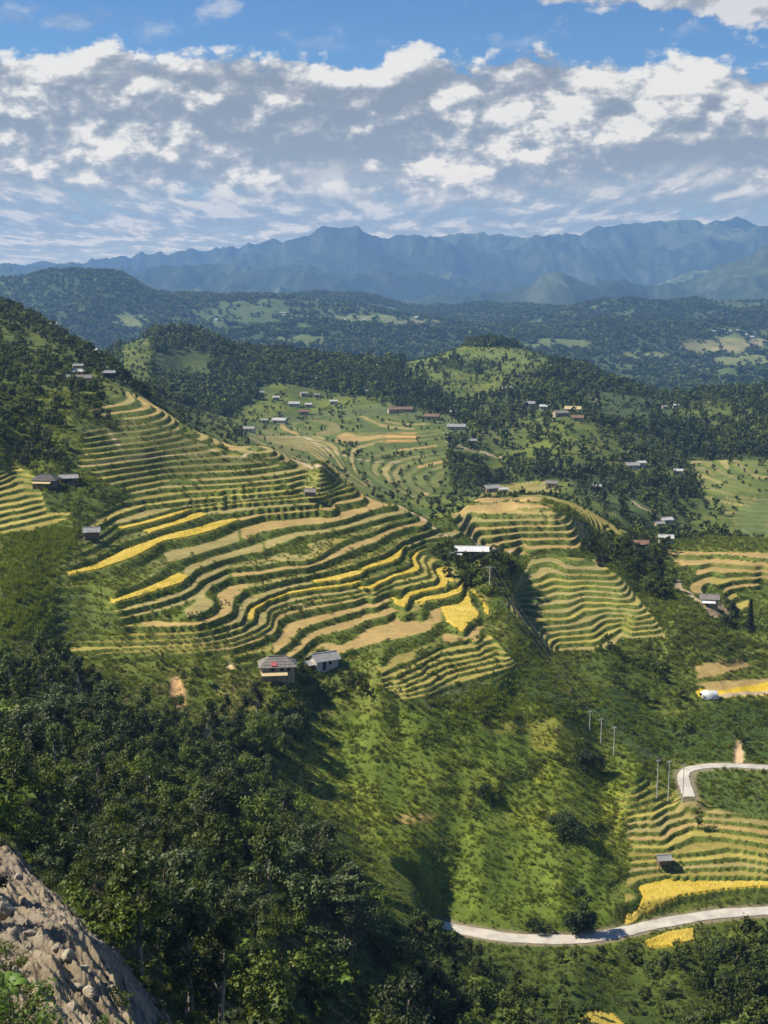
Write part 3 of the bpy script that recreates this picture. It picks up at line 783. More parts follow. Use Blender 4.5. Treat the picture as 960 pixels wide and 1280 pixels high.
def joinm(L):
    V = []; Fq = []; o = 0
    for v, f in L:
        V.append(v); Fq.append(f + o); o += len(v)
    return np.concatenate(V), np.concatenate(Fq)


def crown_clumps(kind, h):
    """clump centres and radii of a crown for a tree h tall"""
    cl = []
    if kind == 'broad':
        nn = R.integers(13, 19); w = h * R.uniform(.30, .40)
        for _ in range(nn):
            t = R.uniform(.2, .95); e = math.sin(math.pi * min(1, (t - .15) / .95)) ** .7
            a = R.uniform(0, 6.28); r = w * e * math.sqrt(R.uniform(.1, 1))
            cl.append((r * math.cos(a), r * math.sin(a), h * t, h * R.uniform(.10, .17)))
    elif kind == 'full':
        nn = R.integers(20, 26); w = h * R.uniform(.27, .33)
        for _ in range(nn):
            t = R.uniform(.08, .92); e = math.sin(math.pi * min(1, (t + .12) / 1.1)) ** .6
            a = R.uniform(0, 6.28); r = w * e * math.sqrt(R.uniform(.1, 1)); cl.append((r * math.cos(a), r * math.sin(a), h * t, h * R.uniform(.09, .14)))
    elif kind == 'tall':
        nn = R.integers(12, 17); w = h * R.uniform(.17, .23)
        for i in range(nn):
            t = .3 + .67 * (i + R.random()) / nn; e = 1.1 - .75 * abs(t - .55) / .45
            a = R.uniform(0, 6.28); r = w * e * math.sqrt(R.uniform(.1, 1)); cl.append((r * math.cos(a), r * math.sin(a), h * t, h * R.uniform(.07, .12)))
    elif kind == 'shrub':
        nn = R.integers(8, 12); w = h * R.uniform(.5, .75)
        for _ in range(nn):
            a = R.uniform(0, 6.28); r = w * math.sqrt(R.uniform(0, 1)); cl.append((r * math.cos(a), r * math.sin(a), h * R.uniform(.25, .8) * (1.1 - .5 * r / w), h * R.uniform(.2, .32)))
    return cl


def clump_leaves(cl, nleaf, size, up=.5, flat=.8):
    Cs = []; Ns = []
    vol = np.array([c[3] ** 2 for c in cl]); cnt = np.maximum((nleaf * vol / vol.sum()).astype(int), 3)
    for (x, y, z, r), k in zip(cl, cnt):
        d = R.normal(size=(k, 3)); d /= np.linalg.norm(d, axis=1, keepdims=True)
        rr = r * (R.random(k) ** .38)[:, None] * (1 + .25 * R.normal(size=(k, 1)))
        Cs.append(np.array([x, y, z]) + d * rr * np.array([1, 1, flat])); Ns.append(d + R.normal(size=(k, 3)) * .5 + np.array([0, 0, up]))
    C = np.concatenate(Cs); return C, np.concatenate(Ns)


def plant_mesh(name, parts, mats):
    """parts: list of (V, F, material index, lv per vertex)"""
    V = []; Fq = []; mi = []; lv = []; o = 0
    for v, f, m, l in parts:
        V.append(v); Fq.append(f + o); mi += [m] * len(f); lv.append(l); o += len(v)
    ob = npmesh(name, np.concatenate(V), np.concatenate(Fq), None, False, None, {'lv': ('FLOAT', np.concatenate(lv).astype(np.float32))}, add=False)
    for m in mats: ob.data.materials.append(m)
    ob.data.polygons.foreach_set('material_index', np.array(mi, np.int32))
    return ob


def lvcards(C, N, size, **k):
    V, Fq = cards(C, N, size, **k)
    return V, Fq, np.repeat(np.clip(R.normal(.45, .22, len(C)), 0, 1), 4)


def limbs(cl, h, tr, mid=.3):
    T_ = [tube([(0, 0, -.6), (h * .01, 0, h * .2), (-h * .012, h * .01, h * .45), (0, 0, h * .72)], [tr * 1.25, tr, tr * .7, tr * .25], 7)]
    for x, y, z, r in cl[:9]:
        zb = max(h * .16, z - h * R.uniform(.14, .28)); T_.append(tube([(0, 0, zb), (x * .5, y * .5, (zb + z) * .5 + h * .02), (x, y, z)], [tr * .45, tr * .28, tr * .08], 5))
    return joinm(T_)


# whole trees of unit patterns: (trunk mesh, crown mesh)
def make_tree(kind, h, nleaf, size, mat, bark):
    if kind in ('broad', 'tall', 'shrub', 'full'):
        cl = crown_clumps(kind, h); C, N = clump_leaves(cl, nleaf, size); tv = limbs(cl, h, h * (.022 if kind != 'shrub' else .015))
    elif kind == 'layered':                                             # level plates of needles
        C = []; N = []; tl = [tube([(0, 0, -.8), (.1, 0, h * .5), (0, .1, h * .98)], [h * .024, h * .016, h * .004], 7)]
        for i in range(11):
            z = h * (.28 + .67 * i / 10); L = h * .44 * (1 - .72 * (i / 10) ** 1.3) * R.uniform(.85, 1.1)
            for b in range(R.integers(5, 8)):
                a = R.uniform(0, 6.28); l = L * R.uniform(.7, 1.05); e = (l * math.cos(a), l * math.sin(a), z + h * .035)
                tl.append(tube([(0, 0, z), (e[0] * .5, e[1] * .5, z + h * .03), e], [h * .007, h * .005, h * .002], 4))
                k = max(6, int(nleaf / 75)); t = R.uniform(.2, 1.05, k); sp_ = l * .26
                C.append(np.stack([e[0] * t + R.normal(0, sp_ * .5, k), e[1] * t + R.normal(0, sp_ * .5, k), z + h * .035 * t + R.normal(0, h * .010, k)], 1)); N.append(np.stack([R.normal(0, .3, k), R.normal(0, .3, k), np.ones(k)], 1))
        C = np.concatenate(C); N = np.concatenate(N); tv = joinm(tl)
    elif kind == 'conifer':
        C = []; N = []; tl = [tube([(0, 0, -.6), (0, 0, h * .98)], [h * .02, h * .003], 6)]
        k = nleaf; t = R.random(k) ** .8; z = h * (.12 + .87 * t); a = R.uniform(0, 6.28, k); lay = .75 + .25 * np.sin(z / h * 55); r = h * .19 * (1 - t * .95) * lay * np.sqrt(R.uniform(.15, 1, k))
        C = np.stack([r * np.cos(a), r * np.sin(a), z - r * .25], 1); N = np.stack([np.cos(a) * .5, np.sin(a) * .5, np.full(k, .8)], 1) + R.normal(size=(k, 3)) * .3; tv = tl[0]
    elif kind == 'pole':                                                # bare pale stems under a flat tuft
        tl = []; C = []; N = []
        for s_ in range(2):
            dx = (s_ - .5) * h * .16; tl.append(tube([(dx * .4, 0, -.6), (dx, 0, h * .45), (dx * 1.3, .1 * s_, h * .86)], [h * .016, h * .012, h * .006], 6))
            cl = [(dx * 1.2 + R.normal(0, h * .13), R.normal(0, h * .13), h * R.uniform(.70, .95), h * R.uniform(.07, .11)) for _ in range(9)]
            for c in cl: tl.append(tube([(dx * 1.1, 0, h * .62), (c[0], c[1], c[2])], [h * .007, h * .002], 4))
            c_, n_ = clump_leaves(cl, nleaf // 2, size, .8, .55); C.append(c_); N.append(n_)
        C = np.concatenate(C); N = np.concatenate(N); tv = joinm(tl)
    V, Fq, lv = lvcards(C, N, size)
    tr = plant_mesh("trunk", [(tv[0], tv[1], 0, np.full(len(tv[0]), .5))], [bark])
    cr_ = plant_mesh("crown", [(V, Fq, 0, lv)], [mat])
    return tr, cr_


def blob_tree(kind, h, nleaf, size, mat, name):
    """one-mesh tree for scattering"""
    cl = crown_clumps(kind, h) if kind != 'conifer' else None
    if cl is not None:
        C, N = clump_leaves(cl, nleaf, size)
        tv = tube([(0, 0, -.8), (0, 0, h * .5)], [h * .025, h * .014], 4)
    else:
        k = nleaf; t = R.random(k) ** .8; z = h * (.08 + .9 * t); a = R.uniform(0, 6.28, k); r = h * .2 * (1 - t * .95) * np.sqrt(R.uniform(.2, 1, k))
        C = np.stack([r * np.cos(a), r * np.sin(a), z], 1); N = np.stack([np.cos(a) * .6, np.sin(a) * .6, np.full(k, .7)], 1); tv = tube([(0, 0, -.8), (0, 0, h * .5)], [h * .02, h * .01], 4)
    V, Fq, lv = lvcards(C, N, size)
    ob = plant_mesh(name, [(V, Fq, 0, lv), (tv[0], tv[1], 1, np.full(len(tv[0]), .5))], [mat, M_bark])
    PROTO.objects.link(ob); return ob


def tuft(name, h, nb, spread, mat, wid=.07):
    a = R.uniform(0, 6.28, nb); r = spread * np.sqrt(R.random(nb)); l = h * R.uniform(.55, 1.1, nb); lean = R.normal(0, .34, (nb, 2)) + np.stack([np.cos(a), np.sin(a)], 1) * .22
    B = np.stack([r * np.cos(a), r * np.sin(a), np.full(nb, -.12)], 1); Tp = B + np.stack([lean[:, 0] * l, lean[:, 1] * l, l], 1)
    s = np.stack([-np.sin(a * 3.1), np.cos(a * 3.1), a * 0], 1) * (wid * h)
    M_ = (B + Tp) / 2 + np.array([0, 0, .1 * h])
    V = np.stack([B, M_ + s, Tp, M_ - s], 1).reshape(-1, 3)
    ob = plant_mesh(name, [(V, np.arange(nb * 4).reshape(-1, 4), 0, np.repeat(np.clip(R.normal(.5, .22, nb), 0, 1), 4))], [mat])
    PROTO.objects.link(ob); return ob


def bushlet(name, h, nl, size, mat):
    cl = [(R.normal(0, .28 * h), R.normal(0, .28 * h), h * R.uniform(.25, .6), h * R.uniform(.25, .4)) for _ in range(6)]
    C, N = clump_leaves(cl, nl, size); V, Fq, lv = lvcards(C, N, size)
    ob = plant_mesh(name, [(V, Fq, 0, lv)], [mat]); PROTO.objects.link(ob); return ob


_sn = [0]
def scatter(name, label, pts, rot, scl, idx, variants, parent=None):
    """one object of scattered growth: geometry nodes set the patterns on the points"""
    n_ = len(pts)
    if not n_: return None
    names = sorted(v.name for v in variants)
    order = {v.name: names.index(v.name) for v in variants}
    remap = np.array([order[v.name] for v in variants])
    col = bpy.data.collections.new(name + " patterns")
    for v in variants: col.objects.link(v)
    ob = npmesh(name, pts, np.zeros((0, 4), int), None, False, parent, {'rot': ('FLOAT_VECTOR', rot), 'scl': ('FLOAT_VECTOR', scl), 'vi': ('INT', remap[np.asarray(idx)].astype(np.int32))})
    g = bpy.data.node_groups.new(name + " scatter", 'GeometryNodeTree')
    g.interface.new_socket('Geometry', in_out='INPUT', socket_type='NodeSocketGeometry'); g.interface.new_socket('Geometry', in_out='OUTPUT', socket_type='NodeSocketGeometry')
    gi = g.nodes.new('NodeGroupInput'); go = g.nodes.new('NodeGroupOutput'); ip = g.nodes.new('GeometryNodeInstanceOnPoints'); ci = g.nodes.new('GeometryNodeCollectionInfo')
    ci.inputs['Collection'].default_value = col; ci.inputs['Separate Children'].default_value = True; ci.inputs['Reset Children'].default_value = True
    def na(nm, ty):
        q = g.nodes.new('GeometryNodeInputNamedAttribute'); q.data_type = ty; q.inputs[0].default_value = nm; return q.outputs[0]
    er = g.nodes.new('FunctionNodeEulerToRotation')
    L = g.links.new
    L(gi.outputs[0], ip.inputs['Points']); L(ci.outputs[0], ip.inputs['Instance']); ip.inputs['Pick Instance'].default_value = True
    L(na('vi', 'INT'), ip.inputs['Instance Index']); L(na('rot', 'FLOAT_VECTOR'), er.inputs[0]); L(er.outputs[0], ip.inputs['Rotation']); L(na('scl', 'FLOAT_VECTOR'), ip.inputs['Scale'])
    L(ip.outputs[0], go.inputs[0])
    md = ob.modifiers.new("scatter", 'NODES'); md.node_group = g
    tag(ob, label, kind='stuff')
    return ob


# ---- patterns
mid_t = [blob_tree('broad', 1.0, 700, .105, L_broad, "tree broad a"), blob_tree('broad', 1.0, 700, .105, L_broad, "tree broad b"), blob_tree('broad', 1.0, 650, .11, L_dark, "tree broad c"), blob_tree('tall', 1.0, 520, .085, L_dark, "tree tall a"),
         blob_tree('tall', 1.0, 520, .085, L_broad, "tree tall b"), blob_tree('shrub', .75, 480, .12, L_broad, "tree low a"), blob_tree('shrub', .75, 480, .12, L_dark, "tree low b"), blob_tree('conifer', 1.0, 420, .10, L_dark, "tree conifer a"), blob_tree('broad', 1.0, 620, .11, L_needle, "tree broad d"), blob_tree('broad', 1.0, 640, .11, L_lite, "tree broad e"), blob_tree('shrub', .8, 480, .12, L_lite, "tree low c")]
far_t = [blob_tree('broad', 1.0, 130, .24, L_dark, "far tree a"), blob_tree('broad', 1.0, 130, .24, L_broad, "far tree b"), blob_tree('tall', 1.0, 100, .20, L_dark, "far tree c"), blob_tree('shrub', .8, 100, .26, L_needle, "far tree d"), blob_tree('broad', 1.0, 120, .25, L_dark, "far tree e"), blob_tree('broad', 1.0, 130, .25, L_lite, "far tree f"), blob_tree('shrub', .85, 110, .26, L_lite, "far tree g")]
vfar_t = [blob_tree('broad', 1.0, 34, .44, L_dark, "remote tree a"), blob_tree('broad', 1.0, 34, .44, L_broad, "remote tree b"), blob_tree('shrub', .9, 30, .46, L_dark, "remote tree c")]
g_t = [tuft("grass tuft a", 1.0, 26, .42, L_grass), tuft("grass tuft b", 1.0, 22, .5, L_grass), tuft("grass tuft c", 1.0, 24, .38, L_grass), bushlet("bushlet a", 1.0, 60, .30, L_broad), bushlet("bushlet b", 1.0, 60, .28, L_dark), tuft("dry tuft", 1.0, 22, .4, L_dry)]
b_t = [bushlet("bush a", 1.0, 150, .17, L_broad), bushlet("bush b", 1.0, 150, .17, L_dark), bushlet("bush c", 1.0, 140, .18, L_grass), bushlet("bush d", 1.0, 150, .17, L_lite)]

# ---- sowing
cellA = np.gradient(acols)[:, None] / F * YY * (np.gradient(Yr)[None])
seen = VIS > -14
fr = (WA > -130) & (WA < 1090)


def sow(dens, seed):
    """points on the ground, dens per square metre for every grid cell"""
    r = np.random.default_rng(seed)
    k = r.poisson(np.clip(dens * cellA * fr * seen, 0, 40))
    i, j = np.nonzero(k); i = np.repeat(i, k[k > 0]); j = np.repeat(j, k[k > 0])
    da = np.gradient(acols)[i] * (r.random(len(i)) - .5); dy = np.gradient(Yr)[j] * (r.random(len(i)) - .5)
    y = Yr[j] + dy; x = (acols[i] + da - 480) / F * y
    return np.stack([x, y, height(x, y)], 1), i, j, r


def thin(p, gap):
    """drop points closer than gap to one kept before"""
    keep = []; grid = {}
    g = np.broadcast_to(gap, (len(p),))
    c = 3.0
    for q in range(len(p)):
        x, y = p[q, 0], p[q, 1]; a, b = int(x // c), int(y // c); ok = True
        for s in range(a - 1, a + 2):
            for t in range(b - 1, b + 2):
                for o in grid.get((s, t), ()):
                    if (p[o, 0] - x) ** 2 + (p[o, 1] - y) ** 2 < g[q] ** 2: ok = False; break
                if not ok: break
            if not ok: break
        if ok: keep.append(q); grid.setdefault((a, b), []).append(q)
    return np.array(keep, int)


def bare(pts, r):
    """ground kept free of growth round a spot"""
    for p in pts:
        s_ = near([(p[0], p[1])], r + 1)
        d = np.hypot(X[s_] - p[0], YY[s_] - p[1]); SCRUB[s_] *= sstep(r * .8, r, d)


TREEOK = np.ones(H.shape, np.float32)
TREEOK[(ZONE >= 0)] = 0
for nm_, (pl, hwid) in ROADS.items():
    p2 = [(p.x, p.y) for p in pl][::2]; s_ = near(p2, 10); d = line_d(p2, X[s_], YY[s_])
    TREEOK[s_] *= sstep(hwid + .8, hwid + 2.0, d); SCRUB[s_] *= sstep(hwid - .1, hwid + .5, d)
TREEOK *= 1 - np.clip(sl * 1.5, 0, 1)
# ------------------------------------------------------------------ built things
KEEPCLEAR = []; KEEPHOUSE = []; KEEPLOW = []
M_conc = simple_mat("road concrete", (.50, .46, .39), .85, .35, .3, .2)
M_tin = simple_mat("grey roof sheet", (.30, .295, .28), .5, .8, .25, .2)
M_white = simple_mat("white roof sheet", (.50, .50, .47), .5, .6, .12, .2)
M_thatch = simple_mat("grey tiles", (.22, .195, .17), .9, 1.5, .4, .6)
M_brown = simple_mat("brown roof", (.20, .12, .08), .85, 1.2, .3, .4)
M_dark = simple_mat("dark roof", (.10, .09, .085), .85, 1.2, .3, .4)
M_red = simple_mat("red cloth", (.42, .09, .07), .8, 2, .2, .2)
M_wallm = simple_mat("earth wall", (.42, .34, .22), .9, 1.5, .3, .3)
M_wallw = simple_mat("white wall", (.5, .47, .40), .8, 1.5, .15, .2)
M_wood = simple_mat("weathered wood", (.17, .13, .09), .9, 2, .4, .4)
M_hole = simple_mat("dark opening", (.015, .014, .013), .9, 2, .2, .1)
M_pole = simple_mat("pole concrete", (.52, .51, .48), .8, 3, .15, .1)
M_wire = simple_mat("cable", (.5, .5, .5), .5, 2, .1, 0)
M_rock = simple_mat("rock", (.36, .30, .22), .95, .8, .45, .9, col2=(.22, .18, .14))
M_rock2 = simple_mat("pale rock", (.36, .31, .22), .95, .8, .3, .9, col2=(.22, .19, .13))
M_stick = simple_mat("dry branch", (.33, .26, .19), .9, 4, .3, .3)
M_straw = simple_mat("straw", (.55, .44, .22), .9, 4, .3, .6)


def boxm(x0, x1, y0, y1, z0, z1):
    V = np.array([(x, y, z) for x in (x0, x1) for y in (y0, y1) for z in (z0, z1)], float)
    return V, np.array([(0, 1, 3, 2), (4, 6, 7, 5), (0, 4, 5, 1), (2, 3, 7, 6), (0, 2, 6, 4), (1, 5, 7, 3)])


def slab(p0, p1, p2, p3, t):
    """four corners, thickened by t along the normal"""
    P_ = np.array([p0, p1, p2, p3], float); nn = np.cross(P_[1] - P_[0], P_[3] - P_[0]); nn /= np.linalg.norm(nn)
    V = np.concatenate([P_, P_ + nn * t]); return V, np.array([(3, 2, 1, 0), (4, 5, 6, 7), (0, 1, 5, 4), (1, 2, 6, 5), (2, 3, 7, 6), (3, 0, 4, 7)])


def part(name, L, mat, parent, smooth=False):
    v, f = joinm(L) if isinstance(L, list) else L
    return npmesh(name, v, f, mat, smooth, parent)


def root(name, loc, rz, label, cat, group=None, s=1.0):
    e = bpy.data.objects.new(name, None); link(e); e.location = loc; e.rotation_euler = (0, 0, rz); e.empty_display_size = .5; e.scale = (s, s, s)
    return tag(e, label, cat, group)


def gable(w, d, hw, rise, ov=.5, t=.09):
    a = (w / 2 + ov); e = d / 2 + ov; ze = hw - ov * rise / (d / 2) * .9
    L = [slab((-a, -e, ze), (a, -e, ze), (a, 0.02, hw + rise), (-a, 0.02, hw + rise), t), slab((a, e, ze), (-a, e, ze), (-a, -.02, hw + rise), (a, -.02, hw + rise), t), boxm(-a - .02, a + .02, -.16, .16, hw + rise + t * .55, hw + rise + t * 1.9)]
    n_ = max(3, int(w / .9))                                            # standing seams / tile courses
    for k in range(n_ + 1):
        x = -a + .06 + (2 * a - .12) * k / n_
        for sg in (-1, 1):
            L.append(slab((x - .04, sg * e, ze + t * 1.0), (x + .04, sg * e, ze + t * 1.0), (x + .04, sg * .18, hw + rise - .18 * rise / (d / 2) + t), (x - .04, sg * .18, hw + rise - .18 * rise / (d / 2) + t), .05 if sg < 0 else -.05))
    return L


def hipped(w, d, hw, rise, ov=.6, t=.16):
    a = w / 2 + ov; e = d / 2 + ov; r_ = max(.4, w / 2 - d / 2 * .75); ze = hw - .25
    V = np.array([(-a, -e, ze), (a, -e, ze), (a, e, ze), (-a, e, ze), (-r_, 0, hw + rise), (r_, 0, hw + rise), (-a, -e, ze - t), (a, -e, ze - t), (a, e, ze - t), (-a, e, ze - t)], float)
    Fq = np.array([(0, 1, 5, 4), (2, 3, 4, 5), (1, 2, 5, 5), (3, 0, 4, 4), (0, 6, 7, 1), (1, 7, 8, 2), (2, 8, 9, 3), (3, 9, 6, 0), (6, 9, 8, 7)])
    # split the two end triangles as quads with a mid-edge point
    m1 = (V[1] + V[2]) / 2; m2 = (V[3] + V[0]) / 2
    V = np.concatenate([V, [m1, m2]]); Fq[2] = (1, 10, 2, 5); Fq[3] = (3, 11, 0, 4)
    L = [(V, Fq), boxm(-r_ - .1, r_ + .1, -.14, .14, hw + rise - .04, hw + rise + .14)]
    for sg in (-1, 1):
        for k in range(1, 4):
            f_ = k / 4; y_ = sg * e * (1 - f_); z_ = ze + (hw + rise - ze) * f_; x_ = a + (r_ - a) * f_
            L.append(boxm(-x_ + .05, x_ - .05, y_ - .05, y_ + .05, z_ - .03, z_ + .05))
    return L


def walls(w, d, hw, rise, gab=True, below=1.6):
    L = [boxm(-w / 2, w / 2, -d / 2, d / 2, -below, hw)]
    if gab:
        for s_ in (-1, 1):
            x = s_ * (w / 2 - .06)
            V = np.array([(x - .05, -d / 2, hw), (x - .05, d / 2, hw), (x - .05, 0, hw + rise - .03), (x + .05, -d / 2, hw), (x + .05, d / 2, hw), (x + .05, 0, hw + rise - .03)], float)
            L.append((V, np.array([(0, 1, 2, 2), (3, 5, 4, 4), (0, 2, 5, 3), (1, 4, 5, 2), (0, 3, 4, 1)])))
    return L


def fix_tri(L):
    """degenerate quads are kept out by splitting"""
    out = []
    for v, f in L:
        v = np.array(v); g = []
        for q in f:
            if q[2] == q[3]:
                m = (v[q[0]] + v[q[1]]) / 2; v = np.concatenate([v, [m]]); g.append((q[0], len(v) - 1, q[1], q[2]))
            else: g.append(tuple(q))
        out.append((v, np.array(g)))
    return out


def house(name, label, u, v, w, d, hw, rise, rz, roofm, wallm, group=None, cat='house', hip=False, y0=0, y1=1e9, full=True, extra=None, lift=0.0):
    p = ground(u, v, y0, y1); p.z += lift
    e = root(name, p, rz, label, cat, group)
    part('wall', fix_tri(walls(w, d, hw, rise * .98, not hip)), wallm, e)
    part('roof', hipped(w, d, hw, rise) if hip else gable(w, d, hw, rise), roofm, e)
    if full:
        part('door', boxm(-.15 * w - .45, -.15 * w + .45, -d / 2 - .03, -d / 2 + .02, .0, min(1.9, hw - .15)), M_hole, e)
        nwin = 2 if w > 7 else 1
        for k in range(nwin):
            x = w * (.12 + .2 * k); part('window', boxm(x - .35, x + .35, -d / 2 - .03, -d / 2 + .02, hw * .45, hw * .78), M_hole, e)
    if extra: extra(e, w, d, hw)
    KEEPHOUSE.append((p.x, p.y, max(w, d) * .5 + .3, True)); bare([p], max(w, d) * .55)
    return e


def shed_part(x0, x1, y0, y1, z0, z1, mat, wm, nm='lean_to'):
    def f(e, w, d, hw):
        q = part(nm, [slab((x0, y0, z0), (x1, y0, z0), (x1, y1, z1), (x0, y1, z1), .08)], mat, e)
        for x in (x0 + .2, (x0 + x1) / 2, x1 - .2): part('post', tube([(x, y0 + .15, -1.5), (x, y0 + .15, z0)], [.09, .08], 6), wm, q)
    return f


def red_patch(e, w, d, hw):
    shed_part(-w * .5, w * .28, -d / 2 - 2.1, -d / 2 - .1, hw * .28, hw * .45, M_straw, M_wood, 'porch_roof')(e, w, d, hw)
    q = part('cloth', [slab((-w * .2, -d / 2 - .35, hw + .03), (-w * .03, -d / 2 - .35, hw + .03), (-w * .04, -d * .2, hw + .78), (-w * .19, -d * .2, hw + .78), .07)], M_red, e)
    q['label'] = "red cloth drying on the roof"


house('tiled_house', "grey hip-roofed house with red cloth on its roof, below the terraces", 347, 841, 7.2, 4.6, 2.3, 1.5, .12, M_thatch, M_wallm, hip=True, extra=red_patch)
house('metal_roofed_house', "house with pale metal roof and white gable beside the grey hip-roofed one", 405, 834, 5.4, 3.8, 2.3, 1.1, .5, M_tin, M_wallw, extra=shed_part(-4.9, -2.8, -1.6, 1.4, 1.3, 1.6, M_tin, M_wood))
def verandah(e, w, d, hw):
    part('wing_roof', gable(w * .36, d * .8, hw * .92, .5, .5), M_tin, e).location = (w * .66, -.4, 0)
    part('wing', boxm(w * .49, w * .82, -d * .4, d * .3, -2.2, hw * .9), M_wallm, e)
    shed_part(-w * .72, -w * .3, -d / 2 - 1.5, -d / 2 + .3, hw * .62, hw * .8, M_white, M_wood)(e, w, d, hw)
M_white = simple_mat("bright roof sheet", (.62, .62, .60), .5, .6, .12, .2)
house('long_white_roofed_house', "long house under a bright white sheet roof on the spur among trees", 590, 697, 9.4, 5.2, 2.5, .85, -.05, M_white, M_hole, extra=verandah)
house('roadside_house', "small grey-roofed house with white lean-to at the end of a dirt track", 886, 755, 4.8, 3.6, 2.0, .9, -.15, M_thatch, M_wallm, extra=shed_part(-2.3, 1.6, -3.6, -1.9, 1.0, 1.5, M_white, M_wood))
# white tarpaulin shelter
p = ground(886, 872); e = root('tarpaulin_shelter', p, .1, "white tarpaulin shelter bulging over a pile by the field path", 'shelter')
tt = np.linspace(0, math.pi, 9); V = []; 
for ix, x in enumerate(np.linspace(-2.1, 2.1, 9)):
    for t in tt:
        k = (1 - .25 * (x / 2.1) ** 2); V.append((x + .12 * math.sin(3 * t + x), -1.6 * math.cos(t) * k, .1 + 1.75 * math.sin(t) ** .8 * k + .12 * math.sin(2.4 * x + 2 * t)))
part('tarpaulin', (np.array(V), gridfaces(9, 9)), M_white, e, True)
for x in (-1.8, 1.8):
    for y in (-1.3, 1.3): part('post', tube([(x, y, -1), (x, y, 1.2)], [.07, .06], 6), M_wood, e)
for k in range(3): part('sack', boxm(.6 + .55 * k, 1.1 + .55 * k, -2.2 + .2 * k, -1.5 + .2 * k, -.5, .35), M_dark, e)
KEEPHOUSE.append((p.x, p.y, 4, True)); bare([p], 3)


def hut(name, label, u, v, s, roofm, rz=0.1, high=1.2, y0=0, y1=1e9):
    p = ground(u, v, y0, y1); e = root(name, p, rz, label, 'field hut')
    part('roof', gable(2.4 * s, 1.9 * s, high + 1.1 * s, .55 * s, .35, .07), roofm, e)
    part('wall', [boxm(-1.15 * s, 1.15 * s, -.85 * s, .85 * s, high, high + .85 * s)], M_wood, e)
    part('floor', [boxm(-1.3 * s, 1.3 * s, -1.0 * s, 1.0 * s, high - .1, high - .003)], M_wood, e)
    for x in (-1, 1):
        for y in (-1, 1): part('post', tube([(x * 1.1 * s, y * .8 * s, -1.2), (x * 1.1 * s, y * .8 * s, high + 1.15 * s)], [.09, .08], 6), M_wood, e)
    KEEPHOUSE.append((p.x, p.y, 2.5 * s, True)); bare([p], 2 * s); return e


hut('stilt_hut', "small stilt hut with grey roof beside the low yellow field near the road", 829, 1084, .95, M_tin, .12, 1.0)
hut('stilt_hut', "little stilt hut alone high on the terraces under the footpath", 388, 624, 1.3, M_thatch, -.1, 1.1, 350, 440)
hut('field_shelter', "low round-roofed grey shelter between maize and yellow terraces at the terrace edge", 115, 674, 1.6, M_tin, .2, .5, 270, 340)
house('farmhouse', "dark-roofed farmhouse with pale porch beside the yellow terraces", 58, 606, 6.4, 4.2, 1.9, 1.2, -.1, M_dark, M_wood, hip=True, y0=330, y1=420, extra=shed_part(-2.8, 2.4, -4.0, -2.2, .9, 1.3, M_straw, M_wood))
house('shed', "low shed with light grey sheet roof joined behind the dark-roofed farmhouse", 86, 603, 4.6, 3.4, 1.6, .7, .25, M_tin, M_wood, y0=330, y1=420)
M_white = simple_mat("weathered roof sheet", (.46, .455, .43), .6, .5, .3, .3)
